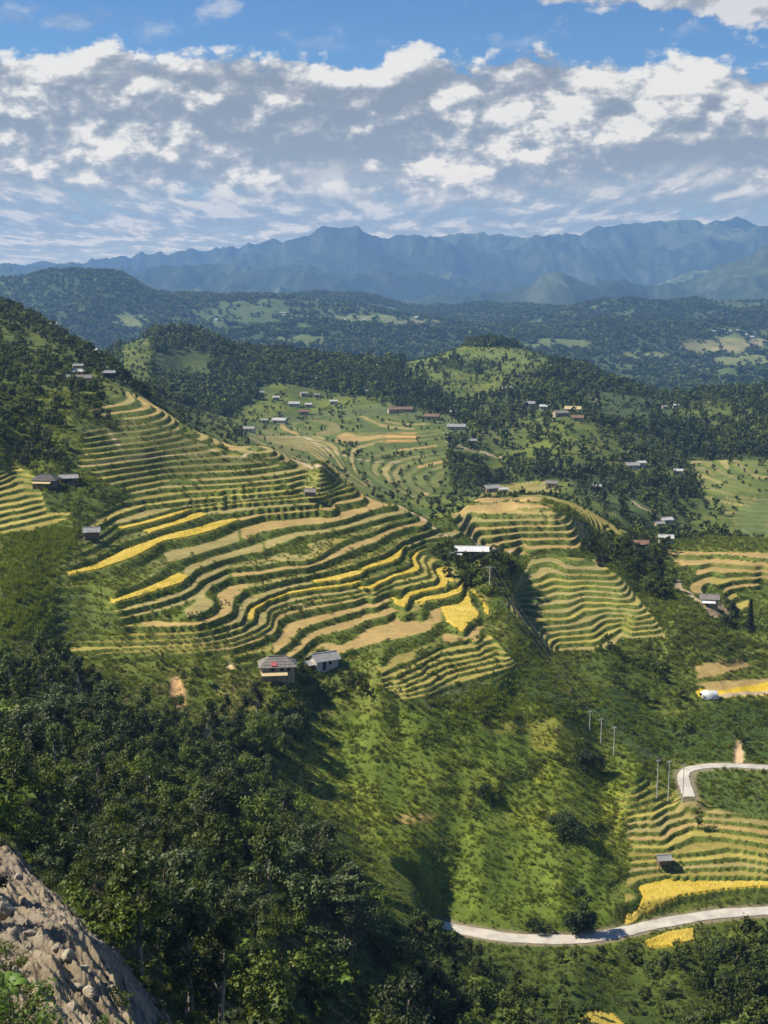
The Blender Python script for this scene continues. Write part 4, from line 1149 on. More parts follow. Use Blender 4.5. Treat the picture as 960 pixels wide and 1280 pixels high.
# hamlets : one thing per house
HV = "houses of the hamlet on the upper slope"; HVV = "houses of the valley village below the wooded hill"; HR = "houses spread over the wooded hill beyond the saddle"; HG = "houses in the side valley"
small = [
 (80,478,5.0,M_tin,M_wallm,HV,400,760,"grey hamlet house at the near corner of the hillside cluster"),(96,472,6.2,M_white,M_wallw,HV,400,800,"pale-roofed hamlet house, tallest of the hillside cluster"),(104,480,7.0,M_thatch,M_wallm,HV,400,760,"wide tiled hamlet house fronting the hillside cluster"),(97,463,4.6,M_tin,M_wallm,HV,400,900,"small grey hamlet house at the back of the hillside cluster"),
 (136,473,5.6,M_tin,M_hole,HV,400,900,"dark grey shed standing apart beside the hillside hamlet"),(62,410,9.0,M_white,M_wallw,HV,480,900,"long white-roofed house high on the wooded slope"),(116,438,7.5,M_white,M_wallw,HV,480,1300,"white-roofed house on the shelf above the hamlet"),(135,440,3.6,M_tin,M_wallm,HV,480,1300,"tiny grey house on the shelf above the hamlet"),
 (325,494,7,M_tin,M_wallw,HVV,700,1400,"grey house at the uphill end of the valley village"),(345,500,6,M_white,M_wallw,HVV,700,1400,"small white house near the uphill end of the valley village"),(380,495,7,M_tin,M_wallm,HVV,700,1400,"grey house against the forest edge behind the village"),(397,497,6,M_thatch,M_wallm,HVV,700,1400,"tiled house by the forest edge behind the village"),
 (368,508,10,M_white,M_wallw,HVV,700,1400,"long white-roofed house in the middle of the valley village"),(386,509,6,M_white,M_wallm,HVV,700,1400,"white-fronted house beside the long one in mid village"),(380,518,9,M_brown,M_wallm,HVV,700,1400,"brown-roofed house at the front of the valley village"),(417,505,7,M_white,M_wallw,HVV,700,1400,"white-roofed house standing alone beyond the village"),
 (350,529,12,M_white,M_wallw,HVV,640,1200,"bright white-roofed barn below the valley village"),(331,529,6,M_tin,M_wallm,HVV,640,1200,"grey shed beside the bright white-roofed barn"),(312,540,8,M_tin,M_wallw,HVV,600,1200,"grey house where the terraced ridge meets the valley"),(461,492,7,M_thatch,M_wallm,HVV,700,1400,"lone tiled house at the forest foot"),
 (500,515,22,M_brown,M_wallm,HVV,640,1300,"very long brown-roofed building above the paddies"),(540,524,13,M_brown,M_wallm,HVV,640,1300,"reddish brown-roofed house above the paddies"),(568,519,8,M_white,M_wallw,HVV,640,1300,"white-walled house beside the reddish brown roof"),(571,537,15,M_tin,M_wallm,HVV,640,1300,"long grey-roofed house at the end of the valley track"),(590,555,6,M_tin,M_wallm,HVV,640,1200,"grey hut at the foot of the wooded hill"),
 (662,508,10,M_tin,M_wallw,HR,700,1300,"grey-roofed house at the end of the hillside row"),(681,512,8,M_white,M_wallw,HR,700,1300,"white-roofed house second in the hillside row"),(700,520,11,M_thatch,M_wallm,HR,700,1300,"tiled house in the middle of the hillside row"),(716,515,13,M_straw,M_wallm,HR,700,1300,"straw-roofed long house topping the hillside row"),(722,526,9,M_brown,M_wallm,HR,700,1300,"brown-roofed house at the lower end of the hillside row"),
 (633,489,11,M_tin,M_wallm,HR,700,1400,"long grey roof on the hill above the row"),(658,488,7,M_white,M_wallw,HR,700,1400,"small white house on the hill above the row"),(845,510,6,M_white,M_wallw,HR,700,1300,"white house by the track over the far shoulder"),(830,511,4.5,M_tin,M_wallm,HR,700,1300,"tiny grey house by the track over the far shoulder"),
 (790,586,9,M_tin,M_wallw,HG,500,1000,"pale grey house beside the side-valley track"),(801,583,6,M_white,M_wallw,HG,500,1000,"white house behind the side-valley track"),(848,593,6,M_white,M_wallw,HG,500,1000,"white-roofed house at the head of the far paddies"),(614,615,9,M_tin,M_wallm,HG,500,900,"grey house beyond the straw plateau"),(629,616,5,M_white,M_wallw,HG,500,900,"small white house beyond the straw plateau"),
 (833,655,6.2,M_white,M_wallw,HG,450,800,"bright white-roofed house under the side-valley track"),(824,659,4.8,M_tin,M_wallm,HG,450,800,"grey house touching the bright white-roofed one"),(832,680,5.4,M_white,M_wallw,HG,420,760,"white-roofed house lower in the side valley"),(803,688,6.4,M_brown,M_wood,HG,400,700,"dark brown-roofed house behind the big trees"),(690,609,7,M_thatch,M_wallm,HG,500,900,"tiled house on the fan of terraces"),(745,613,6,M_tin,M_wallm,HG,500,900,"grey house among trees beside the fan of terraces"),
]
for k, (u, v, w, rm, wm, g_, y0, y1, lb) in enumerate(small):
    h_ = 2.6 if w > 5 else 2.2
    w *= .86
    house('village_house', lb, u, v, w, min(w * .6, 6.5) + .6, h_, min(w, 9) * .17, random.uniform(-.35, .35), rm, wm, g_, y0=y0, y1=y1, full=w > 4)
# remote farmhouses on the plateau
HFAR = "tiny houses on the hazy hills across the valley"
fv = [(355,394,14),(190,394,11),(348,396,8),(586,398,9),(597,397,9),(607,399,9),(618,398,9),(629,397,8),(640,399,8),(893,417,10),(903,416,9),(912,418,9),(922,416,10),(884,420,8),(931,421,8),(868,462,10),(875,466,8),(520,400,10),(565,401,8),(430,404,8),(455,402,8),(240,404,9),(270,402,8),(940,424,10)]
def far_ground(u, v):
    a, w = aw(u, v); i = int(np.argmin(np.abs(ha - a))); wv = 350 - F * HZ[i] / HY[i]
    j = int(np.nonzero(wv <= w)[0][0]) if (wv <= w).any() else int(np.argmin(wv))
    return Vector(((ha[i] - 480) / F * hy[j], hy[j], HZ[i, j]))
fr0 = None
words_ = ["white farmhouse, largest speck on the hills beyond the forest", "white farmhouse by a pale clearing below the long hump"]
for k, (u, v, w) in enumerate(fv):
    p = far_ground(u, v); lb = words_[k] if k < 2 else "tiny pale house far off on the hazy hills"
    e = root('remote_house', p + Vector((0, 0, .3)), random.uniform(-.4, .4), lb, 'house', HFAR, 1.0)
    part('wall', fix_tri(walls(w, 7, 4.5, 2.2, True, 3)), M_wallw, e); part('roof', gable(w, 7, 4.5, 2.3, .5, .2), M_white if k % 3 else M_tin, e)

# power line : two rows of three poles
PL = [(737,915,886),(751,932,895),(767,945,905),(821,998,945),(835,1001,946),(853,1003,950)]
plab = ["first pale power pole of the upper trio, highest on the slope", "middle power pole of the upper trio on the grass slope", "tallest power pole of the upper trio, beside the dark bush", "power pole of the lower trio nearest the curved terraces", "middle power pole of the lower trio above the low field", "power pole of the lower trio beside the white road end"]
tops = []
for (u, vb, vt), lb in zip(PL, plab):
    p = ground(u, vb); h = (vb - vt) * p.y / F * 1.02; e = root('power_pole', p, .5, lb, 'pole', "concrete power poles in two rows of three")
    part('shaft', tube([(0, 0, -.8), (0, 0, h * .5), (0, 0, h)], [.125, .105, .08], 8), M_pole, e, True)
    part('crossarm', [boxm(-.55, .55, -.05, .05, h - .35, h - .24)], M_pole, e)
    for x in (-.45, .45): part('insulator', tube([(x, 0, h - .24), (x, 0, h - .02)], [.05, .035], 6), M_wallw, e)
    tops.append(p + Vector((0, 0, h - .03)))
pe = ground(612, 742); he = 7.5; e = root('power_pole', pe, .5, "power pole half hidden by trees below the white-roofed house", 'pole', "concrete power poles in two rows of three")
part('shaft', tube([(0, 0, -.8), (0, 0, he)], [.17, .105], 8), M_pole, e, True); part('crossarm', [boxm(-1.3, 1.3, -.05, .05, he - .35, he - .24)], M_pole, e)
for a_, b_, sg in [(0, 3, 1.6), (1, 4, 1.6), (2, 5, 1.6)] + [(-1 - k, k, 2.2) for k in range(3)]:
    p0 = tops[a_] if a_ >= 0 else pe + Vector(((-a_ - 2) * 1.1, 0, he - .1)); p1 = tops[b_]
    pts = [p0.lerp(p1, t) - Vector((0, 0, sg * 4 * t * (1 - t))) for t in np.linspace(0, 1, 17)]
    c = Vector(pts[0]); V, Fq = tube([tuple(q - c) for q in pts], [.006] * 17, 4); ob = npmesh('power_cable', V, Fq, M_wire, True); ob.location = c
    tag(ob, ("cable sagging between the upper and lower rows of poles" if a_ >= 0 else "cable running up the slope from the upper poles to the trees"), 'cable', "cables between the upper and lower pole rows" if a_ >= 0 else "cables climbing to the wooded spur")

# roads
for nm_, (pl, hwid) in ROADS.items():
    V = []; prof = [(-hwid - .05, -.5), (-hwid, -.02), (-hwid + .12, .03), (0, .06), (hwid - .12, .03), (hwid, -.02), (hwid + .05, -.5)]
    for k, q in enumerate(pl):
        d = (pl[min(k + 1, len(pl) - 1)] - pl[max(k - 1, 0)]); d.z = 0; d.normalize(); nx = Vector((-d.y, d.x, 0))
        wob = 1 + .05 * math.sin(k * .7) + .04 * math.sin(k * 1.9)
        for o_, z_ in prof: V.append(tuple(q + nx * o_ * wob + Vector((0, 0, z_))))
    ob = npmesh('road', np.array(V), gridfaces(len(pl), len(prof))[:, ::-1], M_conc, False)
    tag(ob, "pale concrete road curving below the grass slope" if nm_ == 'lower' else "narrow pale road ending beside the power poles", kind='structure')

# ripe rice : the crop stands as its own block on its terrace
CL = ["bright yellow rice filling the curved end of the lowest big terrace", "thin yellow rice strip looping round the terrace nose", "yellow rice in the S-shaped terrace below the spur trees", "yellow rice field hooked round the end of the grey terraces", "narrow yellow rice ribbon curving round the stubble terraces",
      "wide yellow rice field under the long dark bank", "yellow rice wedge at the near end of the stepped terraces", "largest yellow rice field, long and tapering to a thin tail", "short yellow rice strip above the largest yellow field", "yellow rice strip second above the largest yellow field",
      "broad golden rice field beside the lower road", "small yellow rice patch just below the lower road", "yellow rice patch among shrubs near the bottom edge"]
for ci, lb in enumerate(CL):
    m = RUN == ci + 1
    q = m[:-1, :-1] & m[1:, :-1] & m[1:, 1:] & m[:-1, 1:]
    if not q.any(): print('no crop', ci); continue
    qi, qj = np.nonzero(q); idx = np.full(H.shape, -1, int); need = np.zeros(H.shape, bool)
    for a_, b_ in ((0, 0), (1, 0), (1, 1), (0, 1)): need[qi + a_, qj + b_] = True
    vi, vj = np.nonzero(need); idx[vi, vj] = np.arange(len(vi)); n_ = len(vi)
    rr = np.random.default_rng(ci).random(n_)
    top = np.stack([X[vi, vj], YY[vi, vj], Z[vi, vj] + .2 + .07 * rr + .1 * n2[vi, vj]], 1); bot = np.stack([X[vi, vj], YY[vi, vj], Z[vi, vj] - .1], 1)
    fq = np.stack([idx[qi, qj], idx[qi + 1, qj], idx[qi + 1, qj + 1], idx[qi, qj + 1]], 1)
    qp = np.pad(q, 1); sides = []
    for (da, db), (e0, e1) in (((-1, 0), ((0, 1), (0, 0))), ((1, 0), ((1, 0), (1, 1))), ((0, -1), ((0, 0), (1, 0))), ((0, 1), ((1, 1), (0, 1)))):
        bnd = ~qp[qi + 1 + da, qj + 1 + db]; i_, j_ = qi[bnd], qj[bnd]
        A0 = idx[i_ + e0[0], j_ + e0[1]]; A1 = idx[i_ + e1[0], j_ + e1[1]]; sides.append(np.stack([A0 + n_, A1 + n_, A1, A0], 1))
    ga = np.abs((X[qi + 1, qj] - X[qi, qj]) * (YY[qi, qj + 1] - YY[qi, qj])); rg = np.random.default_rng(40 + ci)
    nst = min(int(ga.sum() * 5), 4000); sf = rg.choice(len(qi), nst, p=ga / ga.sum()); w4 = rg.dirichlet(np.ones(4), nst)
    ctr = (top[fq[sf]] * w4[:, :, None]).sum(1) + np.stack([rg.normal(0, .1, nst), rg.normal(0, .1, nst), rg.uniform(-.05, .07, nst)], 1)
    sV, sF = cards(ctr, rg.normal(size=(nst, 3)) + np.array([0, 0, 1.2]), .32)
    lvv = np.concatenate([np.tile(np.clip(.5 + .5 * (rr - .5) + .4 * n2[vi, vj], 0, 1), 2), np.repeat(np.clip(rg.normal(.5, .25, nst), 0, 1), 4)]).astype(np.float32)
    ob = npmesh('rice_field', np.concatenate([top, bot, sV]), np.concatenate([fq] + sides + [sF + 2 * n_]), L_rice, True, None, {'lv': ('FLOAT', lvv)})
    tag(ob, lb, 'rice field', "fields of ripe yellow rice")

# harvest : straw bundles on the stubble
for u, v in [(236,771),(240,770),(246,769),(277,756),(282,754),(286,757),(362,760),(372,760),(380,759)]:
    p = ground(u, v); e = root('straw_bundle', p, random.uniform(0, 3), "bundle of cut straw set down with others on the stubble", 'straw bundle', "straw bundles on the stubble terraces")
    L = []
    for k in range(5):
        a = k * 1.257; L.append(tube([(.28 * math.cos(a), .28 * math.sin(a), -.05), (.1 * math.cos(a), .1 * math.sin(a), .5), (.22 * math.cos(a + .3), .22 * math.sin(a + .3), .95)], [.14, .09, .13], 6))
    part('stalks', L, M_straw, e); part('tie', [tube([(-.16, 0, .47), (0, .16, .5), (.16, 0, .47), (0, -.16, .5), (-.16, 0, .47)], [.03] * 5, 5)], M_wood, e)

# landslide : boulders, rubble, fallen branches
def rock(name, s, seed, mat, add=True):
    r = np.random.default_rng(seed); th_ = np.linspace(0, math.pi, 11); ph = np.linspace(0, 2 * math.pi, 17)[:-1]
    T_, P_ = np.meshgrid(th_, ph, indexing='ij'); D = np.stack([np.sin(T_) * np.cos(P_), np.sin(T_) * np.sin(P_), np.cos(T_)], -1).reshape(-1, 3)
    rad = np.full(len(D), 1.0)
    for _ in range(11):
        n_ = r.normal(size=3); n_ /= np.linalg.norm(n_); c = r.uniform(.45, .85); d_ = D @ n_; rad = np.minimum(rad, np.where(d_ > .05, c / np.maximum(d_, .05), 9))
    V = D * rad[:, None] * np.array(s) + .05 * fbm(D[:, 0] * 3 + seed, D[:, 1] * 3 + D[:, 2] * 5, 3, seed % 5)[:, None] * np.array(s)
    k = np.arange(10)[:, None] * 16 + np.arange(16)[None]; k2 = np.arange(10)[:, None] * 16 + (np.arange(16)[None] + 1) % 16
    ob = npmesh(name, V, np.stack([k, k + 16, k2 + 16, k2], -1).reshape(-1, 4), mat, False, None, None, add); return ob
for k, (u, v, s, m_) in enumerate([(4,1140,1.05,M_rock2),(22,1100,.5,M_rock),(86,1196,.62,M_rock2),(104,1212,.42,M_rock2),(110,1243,.5,M_rock2),(98,1236,.38,M_rock2),(70,1186,.33,M_rock),(132,1212,.3,M_rock2),(140,1236,.36,M_rock),(158,1250,.34,M_rock2),(38,1168,.45,M_rock),(92,1262,.45,M_rock)]):
    p = ground(u, v); ob = rock('boulder', (s, s * .8, s * .75), 50 + k, m_); ob.location = p + Vector((0, 0, s * .25)); ob.rotation_euler = (.3, .2, k * 1.3)
    tag(ob, "large yellowish boulder at the edge of the bare landslide" if k == 0 else "pale broken rock lying on the bare landslide", 'boulder', None if k == 0 else "broken rocks on the landslide")
stones = [rock("stone %s" % c, (1, .85, .7), 80 + i, M_rock if i else M_rock2, False) for i, c in enumerate("abc")]
pS, iS, jS, r = sow(np.clip(sl * 1.6 * np.clip(.4 + 2.4 * n2, .05, 2), 0, 5), 71)
sS = .04 + .16 * r.random(len(pS)) ** 3.5
scatter("rubble", "loose stones and broken rock on the landslide scar", pS, r.uniform(0, 6, (len(pS), 3)), np.repeat(sS[:, None], 3, 1), r.integers(0, 3, len(pS)), stones)
for k in range(11):
    p = ground(78 + 6 * k, 1112 + (k % 4) * 7); a = -.4 + .16 * k; L = 2.0 + (k % 3) * .7
    c = [(0, 0, -.1), (-L * .4 * math.cos(a), L * .3 * math.sin(a), .5), (-L * math.cos(a), L * .7 * math.sin(a), .55 + .25 * (k % 3))]
    tw = [tube(c, [.055, .04, .012], 5)] + [tube([c[1], (c[1][0] - .5, c[1][1] + .3 * s_, c[1][2] + .5)], [.025, .008], 4) for s_ in (-1, 1)]
    ob = part('fallen_branch', tw, M_stick, None); ob.location = p; tag(ob, "bare dead branch lying at the landslide rim", 'branch', "dead branches at the landslide rim")


# plants that stand out
def special(name, label, kind, u, v, h, nleaf, size, mat, bark=M_bark, y0=0, y1=1e9, cat='tree', clear=None, proto=None):
    p = ground(u, v, y0, y1); pr = proto or make_tree(kind, 1.0, nleaf, size, mat, bark)
    plant(name, pr, (p.x, p.y, p.z - .1), h, random.uniform(0, 6), label, None, cat)
    KEEPCLEAR.append((p.x, p.y, clear or h * .32)); KEEPLOW.append((p.x, p.y, h * .42, h * 1.7)); KEEPHOUSE.append((p.x, p.y, clear or h * .3, False)); return p
used = set()
def plant(name, proto, loc, h, rz, label, group=None, cat='tree'):
    e = bpy.data.objects.new(name, None); link(e); e.empty_display_size = .3
    e.location = loc; e.rotation_euler = (0, 0, rz); e.scale = (h, h, h)
    for q in proto:
        if q.name in used: c = q.copy()
        else: c = q; used.add(q.name)
        link(c, e)
    tag(e, label, cat, group); return e


special('layered_tree', "tall tree with flat layered needle branches in the middle of the forest slope", 'layered', 432, 1200, 11.5, 5200, .036, L_needle)
special('bright_green_tree', "bright yellow-green leafy tree standing out in the dark forest", 'full', 400, 1262, 6.8, 2600, .06, L_bright, clear=2.4)
special('bare_stemmed_tree', "two thin pale stems with small flat crown beside the bright green tree", 'pole', 508, 1278, 7.4, 900, .06, L_grass, M_palebark, clear=2.6)
special('round_tree', "round dark green tree next to the thin pale-stemmed one", 'broad', 548, 1292, 5.6, 1900, .06, L_broad, clear=2.2)
special('lone_tree', "dark lone tree casting its shadow on the lower road edge", 'full', 724, 1166, 9.0, 5200, .05, L_deep)
special('roadside_shrub', "low dark shrub beside the lone tree above the road", 'shrub', 672, 1164, 3.4, 1600, .08, L_deep, cat='shrub')
special('slope_tree', "dark spreading tree alone on the grass slope below the power poles", 'shrub', 709, 1042, 6.4, 3200, .06, L_deep)
special('slope_bush', "round dark bush in the middle of the open grass slope", 'shrub', 601, 997, 3.8, 1600, .08, L_deep, cat='bush')
special('pole_side_bush', "dark brown-green bush behind the tallest upper power pole", 'shrub', 738, 960, 5.2, 2200, .07, L_deep, cat='bush')
special('sapling', "thin young tree on the low terraces above the road", 'tall', 872, 1036, 4.6, 300, .09, L_broad, cat='tree')
special('dark_spire_tree', "tall narrow dark tree rising behind the grey-roofed house", 'conifer', 937, 790, 9.6, 2600, .06, L_deep)
special('spreading_tree', "broad dark tree shading the slope beside the white lean-to house", 'full', 912, 780, 7.6, 3200, .055, L_deep)
for u, v, h, lb in [(560,722,6.0,"dark tree pressed against the white-roofed house on its near side"),(585,735,6.8,"biggest dark tree under the white-roofed house"),(618,726,5.6,"dark round tree below the wing of the white-roofed house"),(552,700,4.6,"small dark tree at the lane end above the yellow terraces"),(640,716,5.4,"dark tree beyond the wing of the white-roofed house")]:
    special('house_tree', lb, 'full', u, v, h * .78, 2600, .06, L_deep, y0=320, y1=420)
for u, v, h, lb in [(735,690,6.4,"bushy tree topping the terraced nose"),(752,708,5.6,"dark tree at the outer corner of the terraced nose"),(800,716,7.5,"tall dark tree in front of the brown-roofed house"),(822,720,6.5,"dark tree between the brown roof and the straw terraces")]:
    special('hedge_tree', lb, 'full', u, v, h, 2200, .06, L_deep, y0=340, y1=450)


def banana(u, v, s, label, group=None):
    p = ground(u, v); e = root('banana_plant', p, random.uniform(0, 6), label, 'banana plant', group, s)
    part('stem', tube([(0, 0, -.5), (.03, 0, .6), (0, .03, 1.2)], [.14, .11, .06], 7), M_palebark, e, True)
    for k in range(8):
        a = k * .785 + random.uniform(-.2, .2); up = random.uniform(.5, 1.1); V = []; L = 1.9 * random.uniform(.8, 1.1)
        for i in range(9):
            t = i / 8; rad = L * (.08 + .85 * t * (1 - .18 * t)); z = 1.1 + up * L * (t - 1.02 * t * t) * 1.3 + .1; wd = .30 * math.sin(math.pi * min(1, .12 + .88 * t) ** .9) + .015
            for s_ in (-1, 0, 1): V.append((rad * math.cos(a) - s_ * wd * math.sin(a), rad * math.sin(a) + s_ * wd * math.cos(a), z - abs(s_) * wd * .35))
        ob = npmesh('leaf', np.array(V), gridfaces(9, 3), L_bright, True, e, {'lv': ('FLOAT', np.full(27, random.uniform(.3, .8), np.float32))})
    KEEPCLEAR.append((p.x, p.y, 1.8 * s)); KEEPLOW.append((p.x, p.y, 2 * s, 6 * s)); return e
banana(283, 1226, 1.15, "banana plant with long bright leaves in a dark forest gap")
BG = "leafy banana clumps along the forest slope"
for u, v, s in [(172,1090,.9),(300,1192,.8),(262,858,.8),(100,905,.7),(8,1262,.9),(225,1010,.8),(310,1100,.9),(430,1235,.8),(330,1010,.8)]:
    banana(u, v, s, "small banana clump showing pale leaves amid the forest", BG)
special('dead_shrub', "brown withered shrub at the top of the landslide", 'shrub', 118, 1128, 3.0, 900, .05, L_dry, M_stick, cat='shrub', clear=1.6)
special('scar_shrub', "green shrub growing at the foot of the bare landslide", 'shrub', 14, 1300, 3.4, 1200, .06, L_bright, cat='shrub', clear=1)
special('scar_weed', "yellow-green weed clump on the bare landslide", 'shrub', 128, 1290, 1.1, 500, .1, L_bright, cat='weed', clear=.6)

for u, v, h, lb in [(-14,1112,4.6,"leaning dark tree at the upper end of the bare landslide"),(-40,1140,5.0,"dark tree beyond the upper end of the bare landslide")]:
    special('rim_tree', lb, 'full', u, v, h, 2400, .05, L_deep, clear=.8)

for u, v, h, lb in [(545,1186,5.6,"dark tree standing where the lower road disappears"),(566,1194,4.8,"bushy tree on the near side of the lower road's hidden end"),(528,1172,5.8,"dense tree on the forest corner above the lower road's end"),(584,1199,3.8,"small tree leaning over the near edge of the lower road")]:
    special('road_tree', lb, 'full', u, v, h, 2600, .058, L_dark, clear=1.2)
# ------------------------------------------------------------------ woods and ground cover
def zone_d(poly, y0, y1, s=4): return area(poly, y0, y1, s) * TREEOK


def scl3(r, n_, lo, hi, vz=.18):
    s = lo + (hi - lo) * r.random(n_) ** 1.5; return np.stack([s * (1 + .15 * r.normal(size=n_)), s * (1 + .15 * r.normal(size=n_)), s * (1 + vz * r.normal(size=n_))], 1)


def rotz(r, n_, tilt=.07): return np.stack([r.normal(0, tilt, n_), r.normal(0, tilt, n_), r.uniform(0, 6.28, n_)], 1)


# 1. the forest on the near slope ------------------------------------------------
dA = fA * TREEOK * (.085 + .05 * (n1 > 0))
pA, iA, jA, r = sow(dA, 41)
kA = thin(pA, 2.3); pA = pA[kA]; iA = iA[kA]; jA = jA[kA]
clr = np.array([np.hypot(pA[:, 0] - q[0], pA[:, 1] - q[1]) < q[2] for q in KEEPCLEAR]).any(0) if KEEPCLEAR else np.zeros(len(pA), bool)
pA = pA[~clr]; iA = iA[~clr]; jA = jA[~clr]
hA = 2.8 + 5.8 * r.random(len(pA)) ** 2.0
fe = fA.copy()
for _ in range(14):
    fe[1:-1] = (fe[:-2] + fe[1:-1] + fe[2:]) / 3; fe[:, 1:-1] = (fe[:, :-2] + fe[:, 1:-1] + fe[:, 2:]) / 3
hA *= np.where(YY[iA, jA] > 170, np.clip(.35 + .65 * (fe[iA, jA] - .5) * 2, .4, 1), 1)
for q in KEEPLOW:                                                       # open ground on the near side of the trees that stand out
    lowm = (np.abs(pA[:, 0] - q[0]) < q[2]) & (pA[:, 1] < q[1]) & (pA[:, 1] > q[1] - q[3])
    hA[lowm] = np.minimum(hA[lowm], 1.9)
kind_n = n3[iA, jA] + .35 * r.normal(size=len(pA))
protos = {
 'broadleaf_tree': [make_tree('broad', 1.0, 2600, .054, m_, M_bark) for m_ in (L_broad, L_dark, L_lite, L_needle)],
 'bushy_tree': [make_tree('shrub', .72, 1900, .06, m_, M_bark) for m_ in (L_broad, L_dark, L_lite)],
 'slender_tree': [make_tree('tall', 1.15, 1900, .048, m_, M_palebark) for m_ in (L_dark, L_broad)],
}
vis_ = (VIS[iA, jA] > -4) & (WA[iA, jA] > -8) & (WA[iA, jA] < 968) & (WF[iA, jA] < 1420)
rank = np.argsort(-(hA / pA[:, 1]) * vis_)
things = rank[:280]
isT = np.zeros(len(pA), bool); isT[things] = True
DESC = {'broadleaf_tree': "round-crowned broadleaf tree", 'bushy_tree': "low bushy tree", 'slender_tree': "slender narrow-crowned tree"}
TONE = {'broadleaf_tree': ["mid-green", "dark green", "light yellow-green", "dull grey-green"], 'bushy_tree': ["mid-green", "dark green", "light yellow-green"], 'slender_tree': ["dark green", "mid-green"]}
for q in things:
    kn = kind_n[q]
    nm = 'broadleaf_tree' if -.18 < kn < .32 else ('bushy_tree' if kn <= -.18 else 'slender_tree')
    L = protos[nm]; k = int(r.integers(len(L)))
    u_, v_ = WA[iA[q], jA[q]], WF[iA[q], jA[q]]
    where = ("above the rim of the bare landslide" if v_ < 1130 and u_ < 190 else "under the grey hip-roofed house" if v_ < 1000 else "beside the foot of the bare landslide" if u_ < 330 else "at the forest edge by the grass slope" if u_ > 430 and v_ < 1230 else "in the dark hollow near the bright green tree" if u_ < 520 else "in the thicket below the road's hidden end" if v_ > 1230 else "in the heart of the near forest")
    plant(nm, L[k], (pA[q, 0], pA[q, 1], pA[q, 2] - .15), hA[q] * r.uniform(.9, 1.15), r.uniform(0, 6.28), TONE[nm][k] + " " + DESC[nm] + " " + where, TONE[nm][k] + " " + DESC[nm] + "s " + where)
qs = np.nonzero(~isT)[0]
ii = np.where(kind_n[qs] > .32, r.integers(3, 5, len(qs)), np.where(kind_n[qs] < -.18, r.integers(5, 7, len(qs)), r.integers(0, 3, len(qs))))
ii = np.where(r.random(len(qs)) < .12, 8, ii); ii = np.where((n1[iA, jA][qs] + .3 * r.normal(size=len(qs)) > .16), r.integers(9, 11, len(qs)), ii)
scatter("near_forest", "dense mixed green forest covering the near slope", pA[qs], rotz(r, len(qs)), np.repeat(hA[qs, None], 3, 1) * (1 + .1 * r.normal(size=(len(qs), 3))), ii, mid_t)
# undergrowth between the trunks
p, i, j, r = sow(fA * TREEOK * .4 * np.clip((190 / YY) ** 1.6, .8, 4) * np.clip(.8 + n2 * 1.5, .1, 2), 42)
scatter("undergrowth", "leafy undergrowth between the trees of the near forest", p, rotz(r, len(p), .2), scl3(r, len(p), .7, 2.2) * np.clip(YY[i, j] / 190, .4, 1)[:, None], r.choice([0, 1, 0, 2, 3], len(p)), b_t)

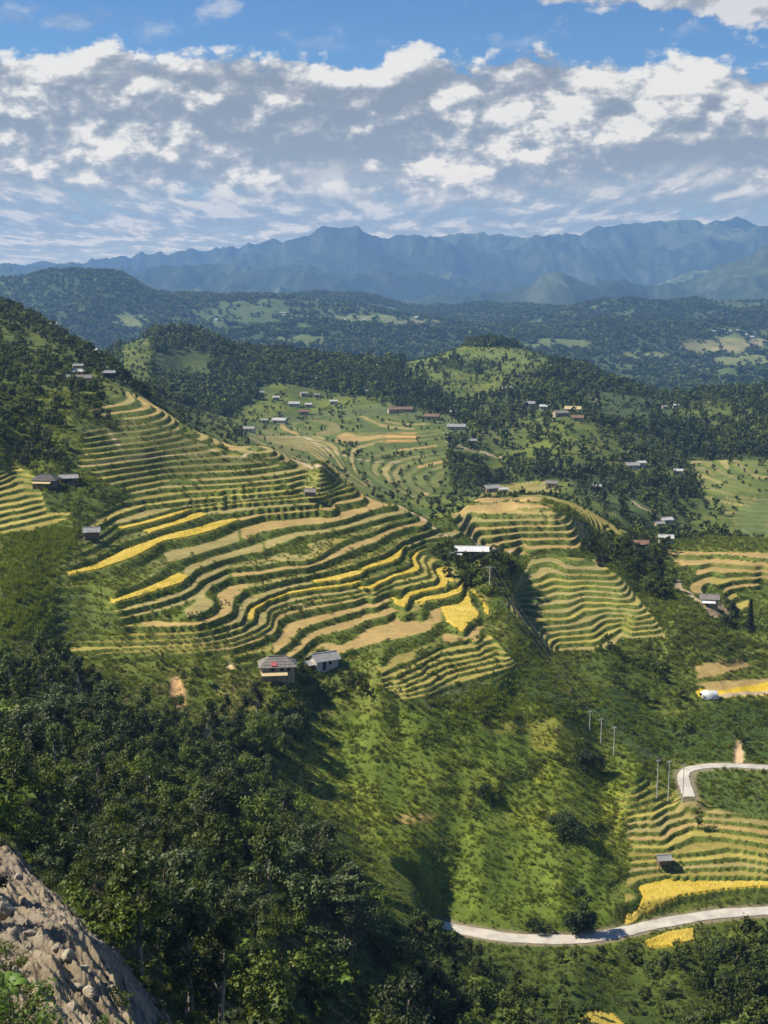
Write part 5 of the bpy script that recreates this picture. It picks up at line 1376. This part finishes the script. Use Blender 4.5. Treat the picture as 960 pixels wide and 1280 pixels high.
# 2. woods further off -----------------------------------------------------------
WOODS = [
 ([(600,1200),(700,1205),(820,1192),(880,1180),(960,1172),(1100,1170),(1100,1420),(600,1420)], 140, 216, .10, 1.4, 3.6, 0),
 ([(880,1190),(960,1180),(1100,1180),(1100,1420),(900,1420),(870,1250)], 140, 214, .09, 3.0, 5.6, 0),
 ([(560,1195),(640,1205),(690,1330),(690,1420),(560,1420)], 140, 216, .10, 2.2, 4.6, 0),
 ([(-100,445),(60,440),(128,480),(150,540),(142,585),(60,588),(-100,575)], 370, 620, .05, 2.6, 5.2, 0),
 ([(62,590),(105,585),(170,598),(175,612),(120,640),(100,660),(70,625)], 290, 420, .04, 1.4, 3.0, 0),
 ([(-100,365),(0,368),(60,405),(110,440),(128,476),(60,446),(-100,452)], 480, 900, .03, 3, 6.0, 0),
 ([(535,672),(575,688),(640,705),(665,740),(640,760),(605,745),(590,722),(552,705),(530,690)], 330, 400, .10, 2.4, 4.8, 0),
 ([(745,668),(800,672),(840,690),(850,720),(835,752),(800,745),(770,712),(735,690)], 345, 470, .07, 2.4, 5.0, 0),
 ([(700,640),(740,650),(745,690),(715,690)], 385, 470, .05, 2, 4.0, 0),
 ([(740,800),(800,800),(850,860),(870,930),(860,960),(820,930),(780,880)], 255, 345, .06, 1.8, 3.6, 0),
 ([(400,838),(470,850),(500,872),(450,882),(340,872),(330,846)], 240, 292, .10, 1.6, 3.4, 0),
 ([(250,812),(330,830),(320,850),(200,840),(150,815)], 240, 300, .04, 1.2, 2.6, 0),
 ([(895,735),(930,745),(950,780),(915,790),(890,768)], 330, 400, .05, 1.6, 3.6, 0),
 ([(905,925),(1000,905),(1000,952),(935,952)], 255, 300, .07, 1.6, 3.2, 0),
 ([(690,935),(760,930),(800,960),(745,985),(690,960)], 245, 290, .03, 1.2, 2.4, 0),
 ([(145,418),(190,424),(190,492),(280,520),(325,498),(330,474),(400,488),(480,500),(502,470),(505,446),(440,440),(350,428),(262,424),(232,404),(190,414)], 850, 1420, .036, 5.5, 9.5, 1),
 ([(495,478),(520,462),(575,470),(600,458),(665,462),(692,452),(760,470),(850,490),(960,480),(1080,480),(1080,578),(960,578),(870,590),(800,582),(760,575),(720,598),(640,612),(560,600),(524,588),(526,548),(590,552),(600,540),(560,520),(490,508)], 640, 1420, .024, 5.0, 9.0, 1),
 ([(570,424),(592,414),(625,412),(662,430),(650,434),(575,432)], 1150, 1500, .05, 6, 8.0, 1),
 ([(520,455),(575,448),(640,450),(640,462),(560,470)], 1050, 1450, .010, 4.5, 7.5, 1),
 ([(100,416),(150,422),(150,470),(190,500),(180,512),(120,490),(100,470)], 560, 1300, .025, 4.0, 7.0, 1),
 ([(712,596),(760,575),(800,600),(860,585),(900,640),(935,660),(930,695),(840,690),(800,670),(770,640),(740,625),(720,620)], 500, 860, .030, 4.0, 7.0, 1),
 ([(420,548),(440,556),(505,558),(505,578),(470,584),(420,574)], 640, 1000, .03, 3.0, 5.0, 1),
 ([(530,585),(640,585),(640,612),(560,622),(530,610)], 560, 900, .016, 4, 7, 1), ([(930,638),(1000,632),(1000,660),(935,655)], 560, 860, .02, 3, 5.5, 1),
]
sm = [(620,1190,1)]
accN = [[], [], [], []]; accF = [[], [], [], []]
CLEARH = [(193,438,262,472), (752,502,808,524)]
for wi, (poly, y0, y1, dn, lo, hi, far) in enumerate(WOODS):
    wn = np.clip(1.1 + 2.4 * fbm(Xn / 95, Yn / 140, 3, 7) + .9 * n1, .06, 1.7) if far else np.clip(1 + 1.2 * n3 + .5 * n1, .15, 2)
    if wi in (13, 15): wn = np.clip(wn * .6 + .6, .5, 1.6)
    d = zone_d(poly, y0, y1, 2) * dn * wn
    if far:
        for c in CLEARH: d *= ~((WA > aw(c[0], c[1])[0]) & (WA < aw(c[2], c[3])[0]) & (WF > c[1]) & (WF < c[3]))
    p, i, j, r = sow(d, 60 + wi)
    k = thin(p[:22000], lo * .42); p = p[k]; i = i[k]; j = j[k]
    if len(p) and KEEPHOUSE:
        bad = np.array([np.hypot(p[:, 0] - q[0], (p[:, 1] - q[1] + q[2] * .5) * (.6 if q[3] else 1)) < q[2] for q in KEEPHOUSE]).any(0); p = p[~bad]
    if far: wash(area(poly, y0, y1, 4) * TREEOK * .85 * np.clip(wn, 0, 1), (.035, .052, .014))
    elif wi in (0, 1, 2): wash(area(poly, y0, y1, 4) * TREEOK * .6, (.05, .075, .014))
    h = lo + (hi - lo) * r.random(len(p)); A_ = accF if far else accN
    A_[0].append(p); A_[1].append(rotz(r, len(p))); A_[2].append(np.repeat(h[:, None], 3, 1) * (1 + .12 * r.normal(size=(len(p), 3))))
    sp_ = fbm(p[:, 0] / 60, p[:, 1] / 60, 3, 2) + .28 * r.normal(size=len(p)) if far else fbm(p[:, 0] / 25, p[:, 1] / 25, 3, 2) + .28 * r.normal(size=len(p))
    kd = np.where(sp_ > .2, 2, np.where(sp_ > -.05, 1, 0))
    A_[3].append(np.choose(kd, [r.choice([0, 2, 4], len(p)), r.choice([1, 3, 1], len(p)), r.choice([5, 6, 1], len(p))]) if far else np.choose(kd, [r.choice([2, 3, 6, 2], len(p)), r.choice([0, 1, 4, 5, 8], len(p)), r.choice([9, 10, 0], len(p))]))
    A_[2][-1] *= (1 + .25 * np.clip(sp_, -.6, .6))[:, None]
cat_ = lambda A: [np.concatenate(q) for q in A]
scatter("hillside_woods", "scattered woods and thickets on the terraced hillside", *cat_(accN), mid_t)
scatter("valley_forest", "dark forest covering the valley sides and the middle hill", *cat_(accF), far_t)

# 3. grass, scrub and weeds ------------------------------------------------------
open_ = SCRUB * (1 - fA) * (1 - np.clip(sl, 0, 1))
lip = (ZONE >= 0) & (TT > .93)
d = open_ * np.where(ZONE >= 0, np.where(lip, .25, 1.5), 1.5) * (YY > 130) * (YY < 470)
d *= np.where(ZONE >= 0, 1.0, np.clip(.9 + .9 * n2 + .5 * n1, .15, 2))
d *= np.clip((320 / YY) ** 1.5, .35, 1.6)
p, i, j, r = sow(d, 90)
ris = ZONE[i, j] >= 0
hh = np.where(ris, .32 + .45 * r.random(len(p)), (.32 + .55 * r.random(len(p)) ** 2.2) * np.clip(YY[i, j] / 240, .7, 1.4))
hh = np.where(np.isin(ZONE[i, j], [ZID['nose'], ZID['left'], ZID['upper'], ZID['low']]), hh * .62, hh)
gsm = gs[i, j] > .4
v_ = np.where(gsm | (n1[i, j] + .3 * r.normal(size=len(p)) > .1), r.choice([0, 1, 2, 2, 5], len(p)), r.choice([0, 1, 3, 3, 4, 4], len(p)))
scatter("long_grass", "long grass and weeds on the terrace banks and open slopes", p, rotz(r, len(p), .16), hh[:, None] * (1 + .2 * r.normal(size=(len(p), 3))), v_, g_t)
# scrub clumps
d = open_ * np.clip(1.6 * n2 + 1.0 * n3 - .35, 0, 1) * .055 * (ZONE < 0) * (YY > 130) * (YY < 470) * TREEOK
d += open_ * (ZONE == ZID['main']) * (TR > .5) * .09 * (YY < 430) * .6
for pts, wd, dn in [([(528,926),(560,914),(590,905),(640,894),(690,888),(720,900)], 1.3, .9), ([(548,1086),(566,1066),(580,1050),(592,1030),(600,1010)], .9, .9), ([(612,1000),(640,975),(668,958),(700,950),(735,952)], .9, .8), ([(676,1068),(700,1056),(724,1040),(770,1022)], .8, .8), ([(640,1130),(675,1118),(700,1120)], .8, .5),
    ([(400,905),(450,915),(500,905),(540,880)], 1.2, .4), ([(440,940),(500,960),(540,950),(590,960)], .8, .35), ([(775,1150),(765,1120),(785,1098),(830,1094)], .9, .9), ([(800,1140),(860,1124),(920,1116),(1000,1112)], .9, .6), ([(470,1010),(520,1000),(580,985)], .8, .35), ([(560,905),(640,875),(700,880),(745,905)], 1.6, .5)]:
    pl = [ground(u, v, 200, 320) for u, v in pts]; p2 = [(p.x, p.y) for p in pl]; s_ = near(p2, 6)
    hb_ = np.zeros(H.shape); hb_[s_] = 1 - sstep(wd * .6, wd * 1.3, line_d(p2, X[s_], YY[s_]) + .6 * n2[s_]); d += hb_ * dn * TREEOK
p, i, j, r = sow(d, 91)
scatter("scrub", "dark scrub bushes dotted over the open slopes and banks", p, rotz(r, len(p), .1), scl3(r, len(p), .8, 1.9), r.choice([0, 2, 2, 3, 3, 1], len(p)), b_t)
# brush along the rim and foot of the landslide
d = np.zeros(H.shape)
pl = [ground(u, v, 30, 140) for u, v in [(-30,1036),(-5,1050),(20,1062),(62,1106),(100,1142),(140,1180),(178,1232),(215,1288),(235,1330)]]; p2 = [(q.x, q.y) for q in pl]; s_ = near(p2, 6)
d[s_] += (1 - sstep(.7, 2.0, line_d(p2, X[s_], YY[s_]) + .9 * n2[s_])) * 1.5
d += area([(-60,1185),(20,1195),(58,1245),(75,1330),(-60,1400)], 30, 110) * 1.4 + area([(110,1240),(150,1255),(165,1300),(120,1300)], 30, 110) * np.clip(n2 + .3, 0, 1) * 2
p, i, j, r = sow(d, 97)
scatter("rim_brush", "leafy brush hanging over the rim and foot of the landslide", p, rotz(r, len(p), .3), scl3(r, len(p), .35, 1.0), r.choice([0, 1, 2, 3], len(p)), b_t)
# tea rows on the flank below the terraced nose
dr = area([(785,790),(830,770),(870,770),(930,800),(1000,800),(1000,850),(930,830),(880,835),(820,830)], 290, 400, 2) * TREEOK
hrow = np.abs(((H * 1.0 + .3 * n1) / 1.25) % 1 - .5) * 2
p, i, j, r = sow(dr * (hrow > .55) * .9, 92)
scatter("tea_bushes", "rows of low dark tea bushes following the contour", p, rotz(r, len(p), .1), scl3(r, len(p), .8, 1.4), r.choice([1, 1, 0], len(p)), b_t)
# maize and cassava : upright dull stalks
d = area([(0,745),(0,800),(110,800),(150,775),(95,735)], 240, 300) * .9 + area([(0,672),(90,655),(150,690),(88,716),(0,745)], 270, 330) * .9 + area([(530,858),(610,852),(640,880),(530,892)], 240, 290) * .9 + area([(600,865),(700,880),(720,900),(540,905)], 240, 300) * .5
p, i, j, r = sow(d * TREEOK, 93)
scatter("maize", "standing maize stalks on the lower slope", p, rotz(r, len(p), .1), np.stack([.7 + .2 * r.random(len(p))] * 2 + [1.1 + .6 * r.random(len(p))], 1), r.choice([0, 2, 2, 1], len(p)), g_t)
# farther slopes
d = SCRUB * (YY >= 470) * (YY < 1450) * .016 * np.clip(1 + 1.5 * n1 + n3, .1, 2.5)
p, i, j, r = sow(d, 94)
scatter("valley_scrub", "bushes and hedges spread over the valley floor", p, rotz(r, len(p), .1), scl3(r, len(p), 1.4, 3.2), r.choice([0, 1, 2], len(p)), vfar_t)
# plateau woods
hn = len(ha) * len(hy); r = np.random.default_rng(95)
hv = 350 - F * HZ / HY; run = np.minimum.accumulate(hv, axis=1); vis = (np.concatenate([np.full((len(ha), 1), 1e9), run[:, :-1]], 1) - hv) > -3
vis &= (hv < 505) & (HA > -40) & (HA < 1000)
ar = 2.6 / F * HY * HY * .0042
k = r.poisson(np.clip(.0105 * ar * vis * (1 - .93 * np.clip(HFIELD * 1.6, 0, 1)) * np.clip(1 + 1.2 * h2, .2, 2), 0, 10))
i, j = np.nonzero(k); kk = k[k > 0]; i = np.repeat(i, kk); j = np.repeat(j, kk)
y = HY[i, j] * (1 + .0042 * (r.random(len(i)) - .5)); x = (HA[i, j] + 2.6 * (r.random(len(i)) - .5) - 480) / F * y
s = r.uniform(7, 13, len(i))
print('plateau trees', len(i))
scatter("distant_woods", "hazy woods covering the hills across the valley", np.stack([x, y, HZ[i, j] - 1], 1), rotz(r, len(i), .05), np.stack([s * 1.2, s * 1.2, s], 1), r.choice([0, 1, 2], len(i)), vfar_t)
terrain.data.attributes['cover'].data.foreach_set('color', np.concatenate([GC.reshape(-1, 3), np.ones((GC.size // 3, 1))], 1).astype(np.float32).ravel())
# ------------------------------------------------------------------ light
SUN_AZ = math.radians(-90 + 3)      # from the left, a little ahead of the viewpoint
SUN_EL = math.radians(47)
sd = Vector((math.sin(SUN_AZ) * math.cos(SUN_EL), math.cos(SUN_AZ) * math.cos(SUN_EL), math.sin(SUN_EL)))
sl_ = bpy.data.lights.new("sun", 'SUN'); sl_.energy = 4.6; sl_.angle = math.radians(.53); sl_.color = (1.0, .91, .76)
so = bpy.data.objects.new("sun", sl_); COL.objects.link(so)
so.rotation_euler = (-sd).to_track_quat('-Z', 'Y').to_euler()
w = bpy.data.worlds.new("World"); scene.world = w; w.use_nodes = True
T = NT(w.node_tree)
_n3 = T.noise
T.noise = lambda v, sc, det=4, rough=.55: _n3(v, sc, det, rough, '2D')
sk = T.n('ShaderNodeTexSky', sky_type='NISHITA', sun_disc=False, sun_elevation=SUN_EL, sun_rotation=SUN_AZ)
sk.air_density = 1.0; sk.dust_density = .3; sk.ozone_density = 2.0
tc = T.n('ShaderNodeTexCoord')
sp = T.n('ShaderNodeSeparateXYZ', i_0=tc.outputs['Generated'])
Uu = T.m('ARCTAN2', sp.outputs[0], sp.outputs[1]); E = T.m('ARCSINE', sp.outputs[2])
A_, S_, M_ = (lambda a, b: T.m('ADD', a, b)), (lambda a, b: T.m('SUBTRACT', a, b)), (lambda a, b: T.m('MULTIPLY', a, b))


def vec(x, y, z=0.0):
    return T.n('ShaderNodeCombineXYZ', i_0=T.m('ADD', x, z * 3.1), i_1=T.m('ADD', y, z * 1.7)).outputs[0]


# heaped cloud bank: broad masses, billows, and frayed edges
def fields(du, de):
    uu = A_(Uu, du); ee = A_(E, de)
    wob = S_(T.noise(vec(M_(uu, 30.0), M_(ee, 30.0), 3.0), 1.0, 3, .5), .5)
    big = T.noise(vec(M_(uu, 6.5), M_(ee, 16.0), 2.3), 1.0, 2, .5)
    pv = vec(A_(M_(uu, 24.0), M_(wob, .7)), A_(M_(ee, 44.0), M_(wob, .9)), 5.1)
    vo = T.n('ShaderNodeTexVoronoi', voronoi_dimensions='2D', feature='F1', normalize=True, i_Vector=pv, i_Scale=1.0, i_Detail=1.6, i_Roughness=.5)
    mid = A_(M_(S_(.92, M_(vo.outputs['Distance'], 1.25)), .55), M_(T.noise(pv, .9, 6, .6), .45))
    fine = T.noise(vec(M_(uu, 60.0), M_(ee, 105.0), 8.7), 1.0, 7, .62)
    return big, mid, fine


b0, m0, f0 = fields(0, 0)
b1, m1, f1 = fields(-.004, .011)
top = A_(A_(.163, M_(T.ss(Uu, .08, .28), -.012)), M_(S_(T.noise(vec(M_(Uu, 12.0), 0.0, 7.7), 1.0, 2, .5), .5), .045))
inside = S_(A_(top, A_(M_(S_(m0, .5), .040), A_(M_(S_(f0, .5), .026), M_(S_(b0, .5), .02)))), E)
dens = T.ss(inside, -.001, .009)
body = A_(A_(M_(S_(b0, .5), 1.9), M_(S_(m0, .5), 1.9)), M_(S_(f0, .5), 1.15))
relief = A_(A_(M_(S_(m0, m1), 1.7), M_(S_(f0, f1), 1.0)), M_(S_(b0, b1), 3.0))  # sunlit tops and self-shading painted into the cloud colour, sampled towards the sun
rel = T.m('DIVIDE', S_(E, .06), .10, clamp=True)
lum = A_(A_(A_(.25, M_(rel, .26)), A_(body, relief)), M_(T.ss(inside, .03, .0), .36))
lumc = T.m('MINIMUM', T.m('MAXIMUM', lum, 0.0), 1.0)
ramp = T.n('ShaderNodeValToRGB', i_0=lumc)
e_ = ramp.color_ramp.elements; e_[0].position = 0.0; e_[0].color = (.20, .225, .26, 1); e_[1].position = 1.0; e_[1].color = (.74, .73, .705, 1)
for p_, c_ in ((.25, (.245, .27, .30, 1)), (.5, (.33, .345, .365, 1)), (.75, (.52, .525, .525, 1))): ramp.color_ramp.elements.new(p_).color = c_
# layered rolls receding to the horizon
inv = T.m('DIVIDE', .055, A_(T.m('MAXIMUM', E, 0.0), .022))
def rolls_(du, de):
    return T.noise(vec(M_(M_(A_(Uu, du), 32.0), T.m('SQRT', inv)), M_(A_(inv, de), 6.0), 1.7), 1.0, 6, .58)
r0 = rolls_(0, 0); r1_ = rolls_(-.003, -.07)
rl = A_(A_(.38, M_(S_(r0, r1_), 3.2)), M_(S_(r0, .5), 2.4))  # rolls get painted lit and shaded sides from the shifted sample
rl = T.m('MINIMUM', T.m('MAXIMUM', rl, 0.0), 1.0)
ramp2 = T.n('ShaderNodeValToRGB', i_0=rl)
e2 = ramp2.color_ramp.elements; e2[0].color = (.235, .28, .325, 1); e2[1].color = (.60, .61, .605, 1)
for p_, c_ in ((.3, (.285, .33, .375, 1)), (.6, (.37, .40, .43, 1))): ramp2.color_ramp.elements.new(p_).color = c_
gap = T.mix(T.ss(E, .02, .09), (.29, .38, .47, 1), (.17, .30, .44, 1))
rmask = T.m('MAXIMUM', T.ss(r0, .30, .42), T.ss(E, .03, .0))
low = T.mix(rmask, gap, ramp2.outputs[0])
low = T.mix(M_(T.ss(E, .04, .0), .55), low, (.33, .385, .44, 1))
# clear sky, scattered wisps and a second bank high on the right
blue = T.mix(1.0, sk.outputs[0], (.036, .060, .092, 1), 'MULTIPLY')
hb = A_(M_(S_(f0, .5), .03), A_(M_(S_(m0, .5), .06), M_(S_(b0, .5), .04)))
d2 = T.ss(A_(S_(E, A_(.168, M_(T.m('ABSOLUTE', S_(Uu, .30)), .15))), hb), .0, .012)
d2 = M_(d2, M_(T.ss(Uu, .05, .10), T.ss(E, .36, .27)))
wisp = M_(T.ss(T.noise(vec(M_(Uu, 13.0), M_(E, 26.0), 11.0), 1.0, 6, .6), .55, .74), M_(T.ss(E, .16, .19), .6))
open_ = T.mix(T.m('MAXIMUM', d2, wisp), blue, T.mix(.35, ramp.outputs[0], (.42, .44, .47, 1)))
low_m = T.ss(A_(E, A_(M_(S_(b0, .5), .06), M_(S_(m0, .5), .03))), .056, .080)
sky_ = T.mix(low_m, low, T.mix(dens, open_, ramp.outputs[0]))
comp = T.n('ShaderNodeValToRGB', i_0=T.m('MULTIPLY', E, 4.0))             # low sky colour brightened and warmed to make up for dimming by the haze box
ec = comp.color_ramp.elements; ec[0].position = 0.0; ec[0].color = (1.75, 1.42, .98, 1); ec[1].position = .9; ec[1].color = (.46, .45, .44, 1)
for p_, c_ in ((.14, (1.42, 1.16, .82, 1)), (.25, (1.0, .85, .63, 1)), (.45, (.66, .60, .50, 1))): ec.new(p_).color = c_
sky_ = T.mix(1.0, sky_, T.mix(1.0, comp.outputs[0], (1.5, 1.5, 1.5, 1), 'MULTIPLY'), 'MULTIPLY')
final = T.mix(T.ss(E, -.03, -.01), (.30, .36, .42, 1), sky_)
bg = T.n('ShaderNodeBackground', i_Color=final, i_Strength=1.0)
o = T.n('ShaderNodeOutputWorld', i_Surface=bg.outputs[0])
w.cycles.sampling_method = 'MANUAL'; w.cycles.sample_map_resolution = 512
scene.view_settings.view_transform = 'Standard'
scene.view_settings.look = 'None'
scene.view_settings.exposure = EXPO
scene.cycles.use_denoising = True
scene.cycles.max_bounces = 6
scene.cycles.volume_bounces = 1
scene.cycles.transparent_max_bounces = 8
